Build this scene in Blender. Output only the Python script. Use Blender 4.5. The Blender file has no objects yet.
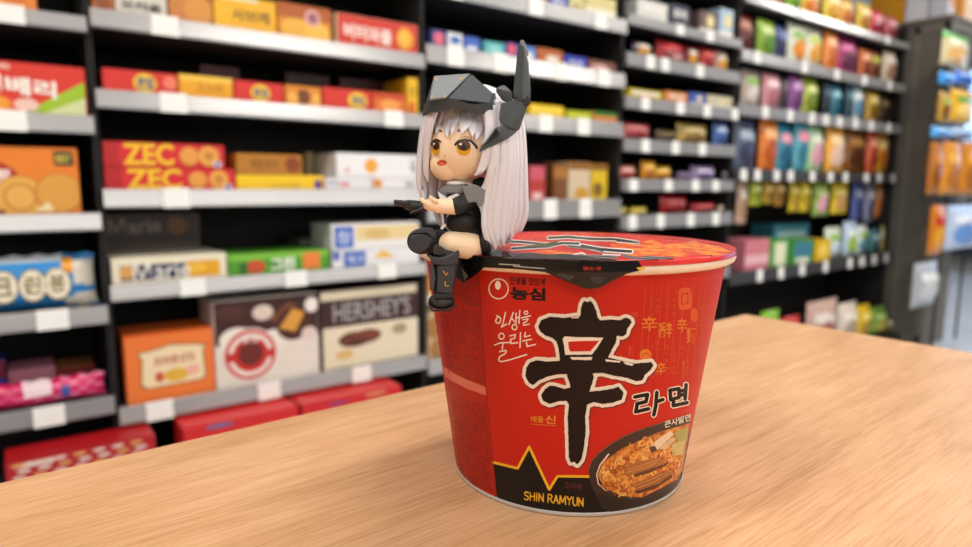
import bpy, bmesh, math, random
from mathutils import Vector, Matrix
from mathutils.geometry import tessellate_polygon
R = random.Random(7)
SC = bpy.context.scene
COL = SC.collection
# ------------------------------------------------------------------ camera
FPX, CX, CY, PITCH, HCAM, YAW, ROLL = 649.6, 486.0, 273.5, 0.1367, 0.13867, math.radians(-36.4), .006
cam_d = bpy.data.cameras.new('camera'); cam = bpy.data.objects.new('camera', cam_d); COL.objects.link(cam)
cam_d.sensor_width = 36; cam_d.lens = FPX/972*36; cam_d.clip_start = .01; cam_d.clip_end = 60
cam_d.dof.use_dof = True; cam_d.dof.focus_distance = .272; cam_d.dof.aperture_fstop = cam_d.lens/3.3
SC.camera = cam
CAM = Vector((0, 0, HCAM))
ROT = Matrix.Rotation(YAW, 3, 'Z') @ Matrix.Rotation(math.pi/2 - PITCH, 3, 'X') @ Matrix.Rotation(ROLL, 3, 'Z')
cam.location = (0, 0, HCAM); cam.rotation_euler = ROT.to_euler()
FWD = Vector((math.sin(-YAW), math.cos(-YAW), 0)); RIGHT = Vector((math.cos(YAW), math.sin(YAW), 0)); UP = Vector((0, 0, 1))
def ray(px, py): return ROT @ Vector(((px-CX)/FPX, (CY-py)/FPX, -1.0))
def on_z(px, py, z):
    d = ray(px, py); return CAM + d*((z-HCAM)/d.z)
def on_y(px, py, y):
    d = ray(px, py); return CAM + d*(y/d.y)
def hd(x, y, z=0): return RIGHT*x + FWD*y + UP*z
# ------------------------------------------------------------------ materials
MATS = {}
def lin(h):
    h = h.lstrip('#'); c = [int(h[i:i+2], 16)/255 for i in (0, 2, 4)]
    return tuple((v/12.92 if v <= .04045 else ((v+.055)/1.055)**2.4) for v in c) + (1,)
def mat(h, rough=.5, metal=0, var=.06, key=None, bump=0, scale=60, spec=.5, sss=0, emit=0):
    k = (h, rough, metal, var, bump, scale, spec, sss, emit)
    if k in MATS: return MATS[k]
    m = bpy.data.materials.new('paint_'+h.strip('#')); m.use_nodes = True
    nt = m.node_tree; b = nt.nodes['Principled BSDF']
    b.inputs['Roughness'].default_value = rough; b.inputs['Metallic'].default_value = metal
    b.inputs['Specular IOR Level'].default_value = spec
    c = lin(h)
    tc = nt.nodes.new('ShaderNodeTexCoord'); n = nt.nodes.new('ShaderNodeTexNoise')
    n.inputs['Scale'].default_value = scale; n.inputs['Detail'].default_value = 3
    nt.links.new(tc.outputs['Object'], n.inputs['Vector'])
    mx = nt.nodes.new('ShaderNodeMix'); mx.data_type = 'RGBA'
    mx.inputs[6].default_value = tuple(min(1, v*(1-var)) for v in c[:3])+(1,)
    mx.inputs[7].default_value = tuple(min(1, v*(1+var)) for v in c[:3])+(1,)
    nt.links.new(n.outputs['Fac'], mx.inputs[0]); nt.links.new(mx.outputs[2], b.inputs['Base Color'])
    if bump:
        bp = nt.nodes.new('ShaderNodeBump'); bp.inputs['Strength'].default_value = bump; bp.inputs['Distance'].default_value = .002
        nt.links.new(n.outputs['Fac'], bp.inputs['Height']); nt.links.new(bp.outputs[0], b.inputs['Normal'])
    if sss:
        b.inputs['Subsurface Weight'].default_value = sss; b.inputs['Subsurface Radius'].default_value = (.004, .002, .001); b.inputs['Subsurface Scale'].default_value = .5
    if emit:
        b.inputs['Emission Color'].default_value = c; b.inputs['Emission Strength'].default_value = emit
    MATS[k] = m; return m
def ramp_mat(name, cols, scale=(1, 1, 1), noise=4, rough=.5, detail=4, distort=0, spec=.5, coord='Object', voronoi=False):
    m = bpy.data.materials.new(name); m.use_nodes = True; nt = m.node_tree; b = nt.nodes['Principled BSDF']
    b.inputs['Roughness'].default_value = rough; b.inputs['Specular IOR Level'].default_value = spec
    tc = nt.nodes.new('ShaderNodeTexCoord'); mp = nt.nodes.new('ShaderNodeMapping'); mp.inputs['Scale'].default_value = scale
    nt.links.new(tc.outputs[coord], mp.inputs['Vector'])
    if voronoi:
        n = nt.nodes.new('ShaderNodeTexVoronoi'); n.inputs['Scale'].default_value = noise; out = n.outputs['Distance']
    else:
        n = nt.nodes.new('ShaderNodeTexNoise'); n.inputs['Scale'].default_value = noise; n.inputs['Detail'].default_value = detail
        n.inputs['Distortion'].default_value = distort; out = n.outputs['Fac']
    nt.links.new(mp.outputs[0], n.inputs['Vector'])
    r = nt.nodes.new('ShaderNodeValToRGB'); el = r.color_ramp.elements
    el[0].position, el[0].color = cols[0][0], lin(cols[0][1]); el[1].position, el[1].color = cols[-1][0], lin(cols[-1][1])
    for p, c in cols[1:-1]: e = el.new(p); e.color = lin(c)
    nt.links.new(out, r.inputs[0]); nt.links.new(r.outputs[0], b.inputs['Base Color'])
    return m
# ------------------------------------------------------------------ mesh collector
class MB:
    def __init__(s): s.v = []; s.f = []; s.m = []; s.mats = []; s.sm = []
    def mi(s, m):
        if m not in s.mats: s.mats.append(m)
        return s.mats.index(m)
    def add(s, verts, faces, m, smooth=False):
        o = len(s.v); s.v += [tuple(p) for p in verts]; i = s.mi(m)
        for f in faces: s.f.append(tuple(o+k for k in f)); s.m.append(i); s.sm.append(smooth)
    def bm(s, b, m, smooth=False, xf=None):
        b.verts.index_update(); s.add([(xf @ v.co if xf else v.co) for v in b.verts], [[v.index for v in f.verts] for f in b.faces], m, smooth); b.free()
    def box(s, lo, hi, m, bevel=0, xf=None):
        b = bmesh.new(); bmesh.ops.create_cube(b, size=1)
        for v in b.verts: v.co = Vector([(lo[i]+hi[i])/2 + v.co[i]*(hi[i]-lo[i]) for i in range(3)])
        if bevel: bmesh.ops.bevel(b, geom=b.edges[:], offset=bevel, segments=2, affect='EDGES', clamp_overlap=True)
        s.bm(b, m, False, xf)
    def tube(s, pts, r, m, seg=10):
        pts = [Vector(p) for p in pts]; V = []; F = []; n = len(pts)
        for i, p in enumerate(pts):
            t = (pts[min(i+1, n-1)] - pts[max(i-1, 0)]).normalized(); a = t.cross(Vector((.31, .2, .93))).normalized(); b = t.cross(a)
            rr = r[i] if isinstance(r, (list, tuple)) else r
            for k in range(seg): V.append(p + a*math.cos(2*math.pi*k/seg)*rr + b*math.sin(2*math.pi*k/seg)*rr)
        for i in range(n-1):
            for k in range(seg): F.append((i*seg+k, i*seg+(k+1) % seg, (i+1)*seg+(k+1) % seg, (i+1)*seg+k))
        F.append(tuple(range(seg))[::-1]); F.append(tuple((n-1)*seg+k for k in range(seg)))
        s.add(V, F, m, True)
    def lathe(s, prof, c, m, seg=192, smooth=True):
        V = []; F = []
        for r, z in prof:
            for k in range(seg):
                a = 2*math.pi*k/seg; V.append((c[0]+r*math.cos(a), c[1]+r*math.sin(a), c[2]+z))
        for i in range(len(prof)-1):
            for k in range(seg): F.append((i*seg+k, i*seg+(k+1) % seg, (i+1)*seg+(k+1) % seg, (i+1)*seg+k))
        s.add(V, F, m, smooth)
    def build(s, name, parent=None, origin=(0, 0, 0)):
        me = bpy.data.meshes.new(name); o3 = Vector(origin)
        me.from_pydata([Vector(p)-o3 for p in s.v], [], s.f)
        for m in s.mats: me.materials.append(m)
        me.polygons.foreach_set('material_index', s.m); me.polygons.foreach_set('use_smooth', s.sm); me.update()
        o = bpy.data.objects.new(name, me); COL.objects.link(o)
        if parent: o.parent = parent
        else: o.location = o3
        return o
def tag(o, label=None, cat=None, group=None, kind=None):
    for k, v in (('label', label), ('category', cat), ('group', group), ('kind', kind)):
        if v: o[k] = v
    return o
def empty(name, loc, label, cat, group=None):
    o = bpy.data.objects.new(name, None); COL.objects.link(o); o.location = loc; o.empty_display_size = .02
    return tag(o, label, cat, group)
# ------------------------------------------------------------------ 2-D print helpers
_tx = {}
def text2d(body, bold=0.0, sp=1.0):
    k = (body, bold, sp)
    if k in _tx: return _tx[k]
    cu = bpy.data.curves.new('t', 'FONT'); cu.body = body; cu.offset = bold; cu.space_character = sp; cu.resolution_u = 4
    o = bpy.data.objects.new('t', cu); COL.objects.link(o); dg = bpy.context.evaluated_depsgraph_get(); dg.update()
    me = bpy.data.meshes.new_from_object(o.evaluated_get(dg)); me.calc_loop_triangles()
    V = [(v.co.x, v.co.y) for v in me.vertices]; T = [tuple(t.vertices) for t in me.loop_triangles]
    bpy.data.objects.remove(o); bpy.data.curves.remove(cu); bpy.data.meshes.remove(me)
    x0 = min(v[0] for v in V); x1 = max(v[0] for v in V); y0 = min(v[1] for v in V); y1 = max(v[1] for v in V)
    V = [((x-x0)/(x1-x0), (y-y0)/(y1-y0)) for x, y in V]
    _tx[k] = (V, T); return _tx[k]
def quadmap(q, s, t):            # q: TL TR BR BL, t up
    (ax, ay), (bx, by), (cx, cy), (dx, dy) = q
    return ((ax*(1-s)+bx*s)*t + (dx*(1-s)+cx*s)*(1-t), (ay*(1-s)+by*s)*t + (dy*(1-s)+cy*s)*(1-t))
def tri_text(body, q, bold=0.0, sp=1.0):
    V, T = text2d(body, bold, sp); P = [quadmap(q, x, y) for x, y in V]
    return [[P[i] for i in t] for t in T]
def tri_poly(loops):
    if isinstance(loops[0][0], (int, float)): loops = [loops]
    flat = [p for l in loops for p in l]
    return [[flat[i] for i in t] for t in tessellate_polygon([[Vector((x, y, 0)) for x, y in l] for l in loops])]
def ell(cx, cy, rx, ry, rot=0, n=28):
    c, s = math.cos(rot), math.sin(rot)
    return [(cx+rx*math.cos(a)*c-ry*math.sin(a)*s, cy+rx*math.cos(a)*s+ry*math.sin(a)*c) for a in [2*math.pi*i/n for i in range(n)]]
def tri_stroke(pts, w, closed=False, taper=False):
    out = []; P = list(pts) + ([pts[0]] if closed else []); n = len(P)
    for i in range(n-1):
        (x0, y0), (x1, y1) = P[i], P[i+1]; L = math.hypot(x1-x0, y1-y0) or 1e-6
        w0 = w*(1-.6*i/(n-1)) if taper else w; w1 = w*(1-.6*(i+1)/(n-1)) if taper else w
        nx, ny = -(y1-y0)/L/2, (x1-x0)/L/2
        a, b, c, d = (x0+nx*w0, y0+ny*w0), (x1+nx*w1, y1+ny*w1), (x1-nx*w1, y1-ny*w1), (x0-nx*w0, y0-ny*w0)
        out += [[a, b, c], [a, c, d]]
        e = ell(x1, y1, w1/2, w1/2, 0, 10)
        out += [[e[0], e[k], e[k+1]] for k in range(1, 9)]
    e = ell(P[0][0], P[0][1], w/2, w/2, 0, 10); out += [[e[0], e[k], e[k+1]] for k in range(1, 9)]
    return out
def refine(tris, L):
    out = []; st = list(tris)
    while st:
        t = st.pop(); ls = [(math.hypot(t[i][0]-t[(i+1) % 3][0], t[i][1]-t[(i+1) % 3][1]), i) for i in range(3)]
        m, i = max(ls)
        if m <= L: out.append(t); continue
        a, b, c = t[i], t[(i+1) % 3], t[(i+2) % 3]; h = ((a[0]+b[0])/2, (a[1]+b[1])/2)
        st += [[a, h, c], [h, b, c]]
    return out
def arc(pts, n=6, closed=False):         # catmull-rom through points of any dimension
    P = [tuple(p) for p in pts]; out = []; m = len(P)
    for i in range(m if closed else m-1):
        p1, p2 = P[i], P[(i+1) % m]; p0 = P[(i-1) % m] if closed or i > 0 else p1; p3 = P[(i+2) % m] if closed or i+2 < m else p2
        for k in range(n):
            t = k/n
            out.append(tuple(.5*(2*b+(c-a)*t+(2*a-5*b+4*c-d)*t*t+(3*b-a-3*c+d)*t**3) for a, b, c, d in zip(p0, p1, p2, p3)))
    if not closed: out.append(P[-1])
    return out
# ================================================================== the room
FLOOR_Z, CEIL_Z, D, DECK = -.85, 1.95, 1.775, .07
def struct(name, mb):
    return tag(mb.build(name), kind='structure')
fl = ramp_mat('polished_floor', [(.3, '#b9bcc4'), (.7, '#c9ccd2')], noise=3, rough=.25)
b = MB(); b.box((-3, -4, FLOOR_Z-.1), (9, 5, FLOOR_Z), fl); struct('floor', b)
b = MB(); b.box((-3, -4, CEIL_Z), (9, 5, CEIL_Z+.1), mat('#d8d6d2', .8)); struct('ceiling', b)
wm = mat('#8d8a86', .8, scale=3)
b = MB(); b.box((-3, 5, FLOOR_Z), (9, 5.1, CEIL_Z), mat('#4a4a4c', .8, scale=3)); struct('wall_back', b)
b = MB(); b.box((-3.1, -4, FLOOR_Z), (-3, 5, CEIL_Z), wm); struct('wall_left', b)
b = MB(); b.box((-3, -4.1, FLOOR_Z), (9, -4, CEIL_Z), wm); struct('wall_front', b)
b = MB(); b.box((9, -4, FLOOR_Z), (9.1, 5, CEIL_Z), wm); struct('wall_right', b)
# unseen glowing window added behind the camera as frontal fill light
b = MB()
for x in (-2.4, -.6, 1.2, 3.0, 4.8): b.box((x-.04, -3.995, FLOOR_Z+.1), (x+.04, -3.9, 1.6), mat('#2d3038', .4))
for z in (-.6, .35, 1.6): b.box((-2.4, -3.995, z-.05), (4.84, -3.9, z+.05), mat('#2d3038', .4))
w2 = struct('added_fill_window', b); b = MB()
for i in range(4): b.box((-2.4+1.8*i+.04, -3.96, .4), (-.6+1.8*i-.04, -3.94, 1.55), mat('#f3efe8', .2, emit=1.7))
b.build('pane', w2)
# glazed street front in the right wall
b = MB()
for y in (-1.0, .6, 2.2, 3.8): b.box((8.9, y-.04, FLOOR_Z), (8.995, y+.04, 1.5), mat('#2d3038', .4))
for z in (-.6, .25, 1.5): b.box((8.9, -1.0, z-.05), (8.995, 3.84, z+.05), mat('#2d3038', .4))
w1 = struct('window_1', b)
b = MB()
for i in range(3): b.box((8.94, -1+1.6*i+.04, .3), (8.96, .6+1.6*i-.04, 1.45), mat('#9cc4f2', .2, emit=2.2))
o = b.build('pane', w1)
# ================================================================== the table
TH = math.radians(2.5); TAX = Vector((math.cos(TH), math.sin(TH), 0)); TAY = Vector((-math.sin(TH), math.cos(TH), 0))
corner = on_z(745, 314, 0)
def wood():
    m = bpy.data.materials.new('oak_laminate'); m.use_nodes = True; nt = m.node_tree; p = nt.nodes['Principled BSDF']
    N = nt.nodes.new; L = nt.links.new
    tc = N('ShaderNodeTexCoord'); mp = N('ShaderNodeMapping'); mp.inputs['Scale'].default_value = (7, 170, 30); L(tc.outputs['Object'], mp.inputs[0])
    n1 = N('ShaderNodeTexNoise'); n1.inputs['Scale'].default_value = 5; n1.inputs['Detail'].default_value = 6; n1.inputs['Distortion'].default_value = .6; L(mp.outputs[0], n1.inputs['Vector'])
    mp2 = N('ShaderNodeMapping'); mp2.inputs['Scale'].default_value = (1.2, 9, 9); L(tc.outputs['Object'], mp2.inputs[0])
    n2 = N('ShaderNodeTexNoise'); n2.inputs['Scale'].default_value = 4; n2.inputs['Detail'].default_value = 3; n2.inputs['Distortion'].default_value = 1.2; L(mp2.outputs[0], n2.inputs['Vector'])
    ad = N('ShaderNodeMath'); ad.operation = 'MULTIPLY_ADD'; ad.inputs[1].default_value = .45; L(n2.outputs['Fac'], ad.inputs[0])
    ml = N('ShaderNodeMath'); ml.operation = 'MULTIPLY'; ml.inputs[1].default_value = .55; L(n1.outputs['Fac'], ml.inputs[0]); L(ml.outputs[0], ad.inputs[2])
    r = N('ShaderNodeValToRGB'); e = r.color_ramp.elements
    e[0].position, e[0].color = .33, lin('#b38458'); e[1].position, e[1].color = .68, lin('#dbb28a'); q = e.new(.5); q.color = lin('#cc9e75')
    L(ad.outputs[0], r.inputs[0]); L(r.outputs[0], p.inputs['Base Color'])
    bp = N('ShaderNodeBump'); bp.inputs['Strength'].default_value = .12; bp.inputs['Distance'].default_value = .0005; L(n1.outputs['Fac'], bp.inputs['Height']); L(bp.outputs[0], p.inputs['Normal'])
    p.inputs['Roughness'].default_value = .38; p.inputs['Specular IOR Level'].default_value = .5
    return m
tor = corner - TAX*.8 - TAY*.375
table = empty('table', (tor.x, tor.y, FLOOR_Z), 'light oak table with squared corner carrying the noodle cup', 'table')
table.rotation_euler = (0, 0, TH)
b = MB(); b.box((-.8, -.375, -FLOOR_Z-.03), (.8, .375, -FLOOR_Z), wood(), .0015); o = b.build('table_top', table)
lm = mat('#2a2a2c', .4, .6)
for sx in (-1, 1):
    for sy in (-1, 1):
        b = MB(); b.box((sx*.74-.025, sy*.32-.025, 0), (sx*.74+.025, sy*.32+.025, -FLOOR_Z-.0302), lm, .003); b.build('leg', table)
# ================================================================== the noodle cup
CC = hd(.0414, .3129); RL, RT, RB, HC = .0745, .0711, .0558, .1105
CUPT = empty('instant_noodle_cup', CC, 'large red paper noodle cup with big black brush character standing on the table', 'noodle cup')
def cone(px, py, off=0.0, zmin=.0016, zmax=HC-.0042, r0=None, r1=None):
    r0 = RB if r0 is None else r0; r1 = RT if r1 is None else r1
    k = (r1-r0)/HC
    for _ in range(400):
        d = ray(px, py); ox, oy = CAM.x-CC.x, CAM.y-CC.y
        A = d.x*d.x+d.y*d.y-(k*d.z)**2; rz = r0+k*CAM.z; B = ox*d.x+oy*d.y-rz*k*d.z; C = ox*ox+oy*oy-rz*rz
        q = B*B-A*C
        if q >= 0: break
        px += .5 if px < 580 else -.5
    t = (-B-math.sqrt(max(q, 0)))/A
    p = CAM + d*t; z = min(max(p.z, zmin), zmax); a = math.atan2(p.y-CC.y, p.x-CC.x); r = r0+k*z+off
    return Vector((CC.x+r*math.cos(a), CC.y+r*math.sin(a), z))
class Print:
    def __init__(s, mb, proj, step): s.mb, s.proj, s.step = mb, proj, step
    def tris(s, T, m, layer, L=3.0):
        off = layer*s.step; V = []; F = []; ix = {}
        for t in refine(T, L):
            f = []
            for p in t:
                k = (round(p[0], 3), round(p[1], 3))
                if k not in ix: ix[k] = len(V); V.append(s.proj(p[0], p[1], off))
                f.append(ix[k])
            if len(set(f)) == 3: F.append(f)
        s.mb.add(V, F, m, True)
    def poly(s, P, m, l, L=3.0): s.tris(tri_poly(P), m, l, L)
    def stroke(s, P, w, m, l, closed=False, taper=False): s.tris(tri_stroke(P, w, closed, taper), m, l)
    def text(s, body, q, m, l, bold=0.0, sp=1.0): s.tris(tri_text(body, q, bold, sp), m, l)
RED = mat('#c52010', .45, var=.03, scale=25, spec=.3); DRED = mat('#b01e10', .45, var=.04, spec=.3); DEEP = mat('#8a1408', .5)
BLK = mat('#0f0a09', .45, spec=.3); CREAM = mat('#efe0cf', .45); YEL = mat('#f0b323', .45); ORG = mat('#e08a2a', .5); INK = mat('#1b0d09', .5, spec=.25)
b = MB()
b.lathe([(RB-.004, .003), (RB-.0015, .0003), (RB, .0012)] + [(RB+(RT-RB)*z/HC, z) for z in [HC*i/30 for i in range(1, 30)]] + [(RT, HC-.003)], (CC.x, CC.y, 0), RED)
P = Print(b, cone, .00005)
# left information panel
edge = [(479, 280), (482, 330), (486.5, 394), (493, 460), (496, 500)]
P.poly([(430, 268), (445, 270), (479, 271)] + edge + [(480, 503), (462, 492), (450, 478), (440, 400), (430, 300)], DRED, 1, 4)
P.stroke(edge, .7, DEEP, 2)
P.poly([(438, 362), (452, 372), (468, 380), (486, 387), (486.5, 395.5), (468, 389), (452, 381), (438, 371)], mat('#d9705c', .5), 2)
mt = mat('#6e120a', .5)
def micro(x0, x1, y0, y1, dy, sh, m, lay, h):
    y = y0
    while y < y1:
        x = x0(y)
        while x < x1(y):
            yy = y + sh*(x-x0(y))
            k = R.random()
            if k < .85:
                w = R.uniform(1.4, 2.6)
                if R.random() < .6: P.stroke([(x, yy), (x+w*.8, yy+sh*w)], .65, m, lay)
                P.stroke([(x+w*R.random(), yy-h*.5), (x+w*R.random(), yy+h*.5)], .6, m, lay)
                if R.random() < .5: P.stroke([(x, yy+h*.5), (x+w*.8, yy+h*.5+sh*w)], .6, m, lay)
                x += w+.9
            else: x += 3
        y += dy
le = lambda y: 437+(y-320)*.12 if y > 300 else 448
re_ = lambda y: 478+(y-280)*.078
micro(lambda y: le(y)+5, lambda y: re_(y)-1.5, 292, 372, 5.6, .33, mt, 2, 3.2)
micro(lambda y: le(y)+5, lambda y: re_(y)-1.5, 396, 482, 5.2, .36, mt, 2, 2.8)
# maker's emblem and line
P.stroke(ell(498.7, 288.8, 9.6, 9.9, 0, 40), 1.15, CREAM, 2, True); P.poly(ell(498, 285.2, 2.9, 4.5), CREAM, 2)
P.text('인생을 맛있게', [(510, 276.5), (545, 278.5), (545, 286.3), (510, 284.3)], BLK, 2, .02)
P.text('농심', [(510.5, 286.6), (545.5, 288.3), (545.5, 301), (510.5, 299.5)], BLK, 2, .045)
# handwriting
def hw(pts, w=1.25, closed=False): P.stroke([(480+x/5.467, 270+y/5.467) for x, y in pts], w, CREAM, 2, closed)
hw(arc([(92, 250), (112, 262), (110, 285), (95, 290), (86, 276), (97, 258)])); hw([(140, 232), (127, 290)]); hw([(127, 290), (118, 312), (146, 296)])
hw([(182, 232), (172, 262), (158, 298)]); hw([(174, 262), (188, 282)]); hw([(198, 235), (197, 290)]); hw([(197, 262), (214, 258)]); hw([(218, 222), (213, 292)]); hw(ell(189, 312, 13, 15, 0, 14), 1.2, True)
hw(ell(252, 233, 10, 9, 0, 12), 1.1, True); hw([(226, 262), (276, 250)]); hw([(236, 272), (264, 266), (256, 280), (238, 290), (240, 302), (270, 296)], 1.1)
hw(ell(118, 362, 15, 16, 0, 16), 1.2, True); hw([(80, 410), (112, 398), (166, 396)]); hw([(126, 400), (122, 432)]); hw(arc([(108, 446), (142, 440), (136, 458), (108, 474), (108, 498), (150, 494), (255, 462)], 4), 1.3)
hw([(164, 360), (194, 353), (190, 373), (168, 379), (170, 402), (208, 397)]); hw([(222, 342), (219, 424)])
hw([(248, 342), (244, 366), (274, 358)]); hw([(234, 388), (282, 378)]); hw([(254, 394), (258, 418), (304, 406)])
# the brush character
A = lambda L: [(510+x/5.469, 290+y/5.469) for x, y in L]
B_ = lambda L: [(510+x/4.556, 360+y/4.556) for x, y in L]
outer = A([(385, 140), (388, 100), (396, 72), (406, 60), (424, 66), (440, 57), (455, 76), (470, 110), (480, 152), (500, 166), (545, 160), (600, 164), (632, 150), (655, 158), (664, 176), (652, 196), (640, 212), (636, 238), (615, 254), (583, 250), (578, 288), (556, 326), (535, 368), (600, 384), (680, 402), (722, 398), (770, 394), (782, 412), (768, 436), (738, 462), (722, 492), (690, 500), (640, 480), (560, 466), (500, 452), (452, 456)]) \
    + B_([(382, 78), (372, 110), (362, 142), (400, 140), (470, 130), (494, 120), (516, 148), (508, 180), (470, 194), (420, 200), (382, 190), (350, 204), (342, 260), (345, 330), (336, 400), (326, 450), (306, 474), (292, 462), (276, 466), (268, 440), (266, 350), (263, 260), (268, 204), (258, 186), (228, 186), (180, 200), (152, 186), (142, 160), (160, 132), (182, 116), (212, 120), (248, 132), (276, 124), (270, 100), (258, 68)]) \
    + A([(312, 458), (262, 460), (204, 474), (152, 498), (126, 520), (102, 506), (86, 470), (90, 424), (108, 398), (140, 384), (240, 388), (274, 386), (266, 322), (254, 282), (232, 260), (196, 250), (166, 226), (155, 198), (170, 166), (215, 146), (300, 152)])
hole = A([(288, 266), (300, 254), (400, 258), (512, 260), (478, 312), (448, 352), (302, 354), (296, 310)])
def rough(L, a):
    out = []
    for i, (x, y) in enumerate(L):
        x1, y1 = L[(i+1) % len(L)]; n = max(1, int(math.hypot(x1-x, y1-y)/1.6))
        for k in range(n): out.append((x+(x1-x)*k/n+R.uniform(-a, a), y+(y1-y)*k/n+R.uniform(-a, a)))
    return out
ro, rh = rough(outer, .22), rough(hole, .2)
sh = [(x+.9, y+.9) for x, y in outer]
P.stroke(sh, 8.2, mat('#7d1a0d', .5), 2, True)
P.stroke(rough(outer, .35), 7.0, CREAM, 3, True); P.poly(outer, CREAM, 3)
P.poly([ro, rh], INK, 4)
P.poly(A([(318, 282), (400, 278), (488, 277), (440, 334), (330, 336), (322, 320)]), RED, 4.4)
for L in ([(160, 384), (205, 372), (268, 374), (272, 386), (200, 390)], [(328, 366), (450, 366), (444, 382), (340, 380)], [(520, 378), (604, 388), (600, 396), (525, 390)], [(618, 390), (676, 404), (664, 414), (628, 404)], [(335, 148), (380, 144), (376, 152), (340, 154)], [(486, 150), (540, 152), (600, 152), (596, 162), (540, 160), (490, 164)]):
    P.poly(rough(A(L), .15), CREAM, 5)
# noodle name
NM = lambda L: [(570+x/3.907, 380+y/3.907) for x, y in L]
NS = [NM(q) for q in ([(252, 66), (302, 56), (296, 82)], [(296, 84), (262, 92)], [(262, 92), (256, 124), (306, 112)], [(338, 48), (334, 100), (326, 136)], [(338, 84), (362, 76)],
      [(390, 40), (392, 76)], [(390, 40), (424, 33), (424, 68), (392, 76)], [(424, 44), (446, 40)], [(424, 60), (446, 56)], [(452, 18), (448, 74)], [(404, 76), (402, 100), (456, 88)])]
for q in NS: P.stroke(q, 6.0, CREAM, 3)
for q in NS: P.stroke(rough(q, .12)[:-1] if False else q, 3.7, INK, 4)
P.text('매울', [(531, 415.8), (543.5, 416.3), (543.5, 422.6), (531, 422)], ORG, 2, .02); P.text('신', [(545, 415), (556, 415.6), (556, 424), (545, 423.4)], ORG, 2, .02)
P.stroke([(531, 424), (556, 425.6)], .5, ORG, 2); P.poly(ell(596.6, 412.6, 1.1, 1.1), DEEP, 2)
# faint golden characters on the right
GO = mat('#e07a22', .5); GF = mat('#d8531f', .5); GX = mat('#cf4a1c', .5)
A2 = lambda x, y: (580+x/4.556, 270+y/4.556)
def gch(c, x, y, w, h, m, bd=.01, sk=-.03): 
    a, d = A2(x, y), A2(x+w, y+h); P.text(c, [(a[0], a[1]), (d[0], a[1]+sk*(d[0]-a[0])), (d[0], d[1]+sk*(d[0]-a[0])), (a[0], d[1])], m, 2, bd)
gch('辛', 280, 212, 72, 70, GO); gch('辭', 358, 238, 62, 72, GO); gch('辛', 440, 220, 48, 64, GO); gch('麵', 484, 262, 40, 72, GO); gch('辛', 344, 420, 48, 58, GO); gch('麵', 462, 410, 32, 72, GF)
P.poly(ell(*A2(298, 386), 6, 5.6), GO, 2); P.stroke([A2(280, 392), A2(300, 376), A2(318, 392)], .7, RED, 3)
P.poly(ell(*A2(520, 205), 3.8, 7), GF, 2); P.stroke([A2(512, 205), A2(528, 205)], .6, RED, 3)
P.poly(arc([A2(448, 96), A2(474, 82), A2(502, 88), A2(508, 165), A2(480, 180), A2(450, 174)], 4, True), GF, 2); P.stroke([A2(462, 110), A2(490, 104), A2(490, 150), A2(464, 158)], .9, RED, 3, True)
for x in (318, 342, 386, 418, 456, 540):
    y = R.randint(80, 130)
    while y < 490:
        if not (200 < y < 320 and x < 520): gch(R.choice('辛麵味人生라면'), x, y, 18, 20, GX, 0)
        y += R.choice((24, 28, 34))
gch('辛', 225, 190, 40, 34, GX); gch('麵', 220, 345, 26, 50, GX)
for x in (300, 330, 372, 405, 440, 475, 515, 545, 570): P.stroke([A2(x, 60+R.random()*20), A2(x-14, 250), A2(x-30, 470)], .6, GX, 1)
# black band with the yellow zigzag
zz = [(493.6, 461.4), (517.7, 467.2), (529.3, 445.8), (549.3, 488.3), (557.5, 475.1), (590, 475.4), (620, 472)]
P.poly(zz + [(640, 512), (620, 516), (590, 518), (560, 517), (530, 512), (510, 505), (497, 499)], BLK, 1)
P.stroke([(x, y+1) for x, y in zz[:-1]], 2.6, YEL, 2)
LET = {'S': [[(1, .9), (.7, 1), (.3, 1), (.05, .8), (.2, .58), (.8, .44), (.95, .22), (.7, 0), (.3, 0), (0, .12)]], 'H': [[(0, 0), (0, 1)], [(1, 0), (1, 1)], [(0, .52), (1, .52)]], 'I': [[(.5, 0), (.5, 1)]], 'N': [[(0, 0), (0, 1), (1, 0), (1, 1)]], 'R': [[(0, 0), (0, 1), (.65, 1), (.95, .78), (.65, .5), (0, .5)], [(.5, .5), (1, 0)]],
       'A': [[(0, 0), (.5, 1), (1, 0)], [(.2, .36), (.8, .36)]], 'M': [[(0, 0), (.08, 1), (.5, .2), (.92, 1), (1, 0)]], 'Y': [[(0, 1), (.5, .5), (1, 1)], [(.5, .5), (.5, 0)]], 'U': [[(0, 1), (0, .25), (.25, 0), (.75, 0), (1, .25), (1, 1)]]}
xx = 0; GW = {'I': .25, 'M': 1.0, ' ': .3}; wt = sum(GW.get(c, .72)+.26 for c in 'SHIN RAMYUN')-.26
for c in 'SHIN RAMYUN':
    gw = GW.get(c, .72)
    for q in LET.get(c, []): P.stroke([quadmap([(524.5, 491.6), (583, 498.2), (583, 506.2), (524.5, 499.4)], (xx+x*gw)/wt, y) for x, y in q], 1.25, YEL, 2)
    xx += gw+.26

P.text('조리예', [(564.5, 481.5), (581.5, 483.5), (581.5, 490.5), (564.5, 488.5)], mat('#5e1d16', .5), 2, .01)
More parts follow.
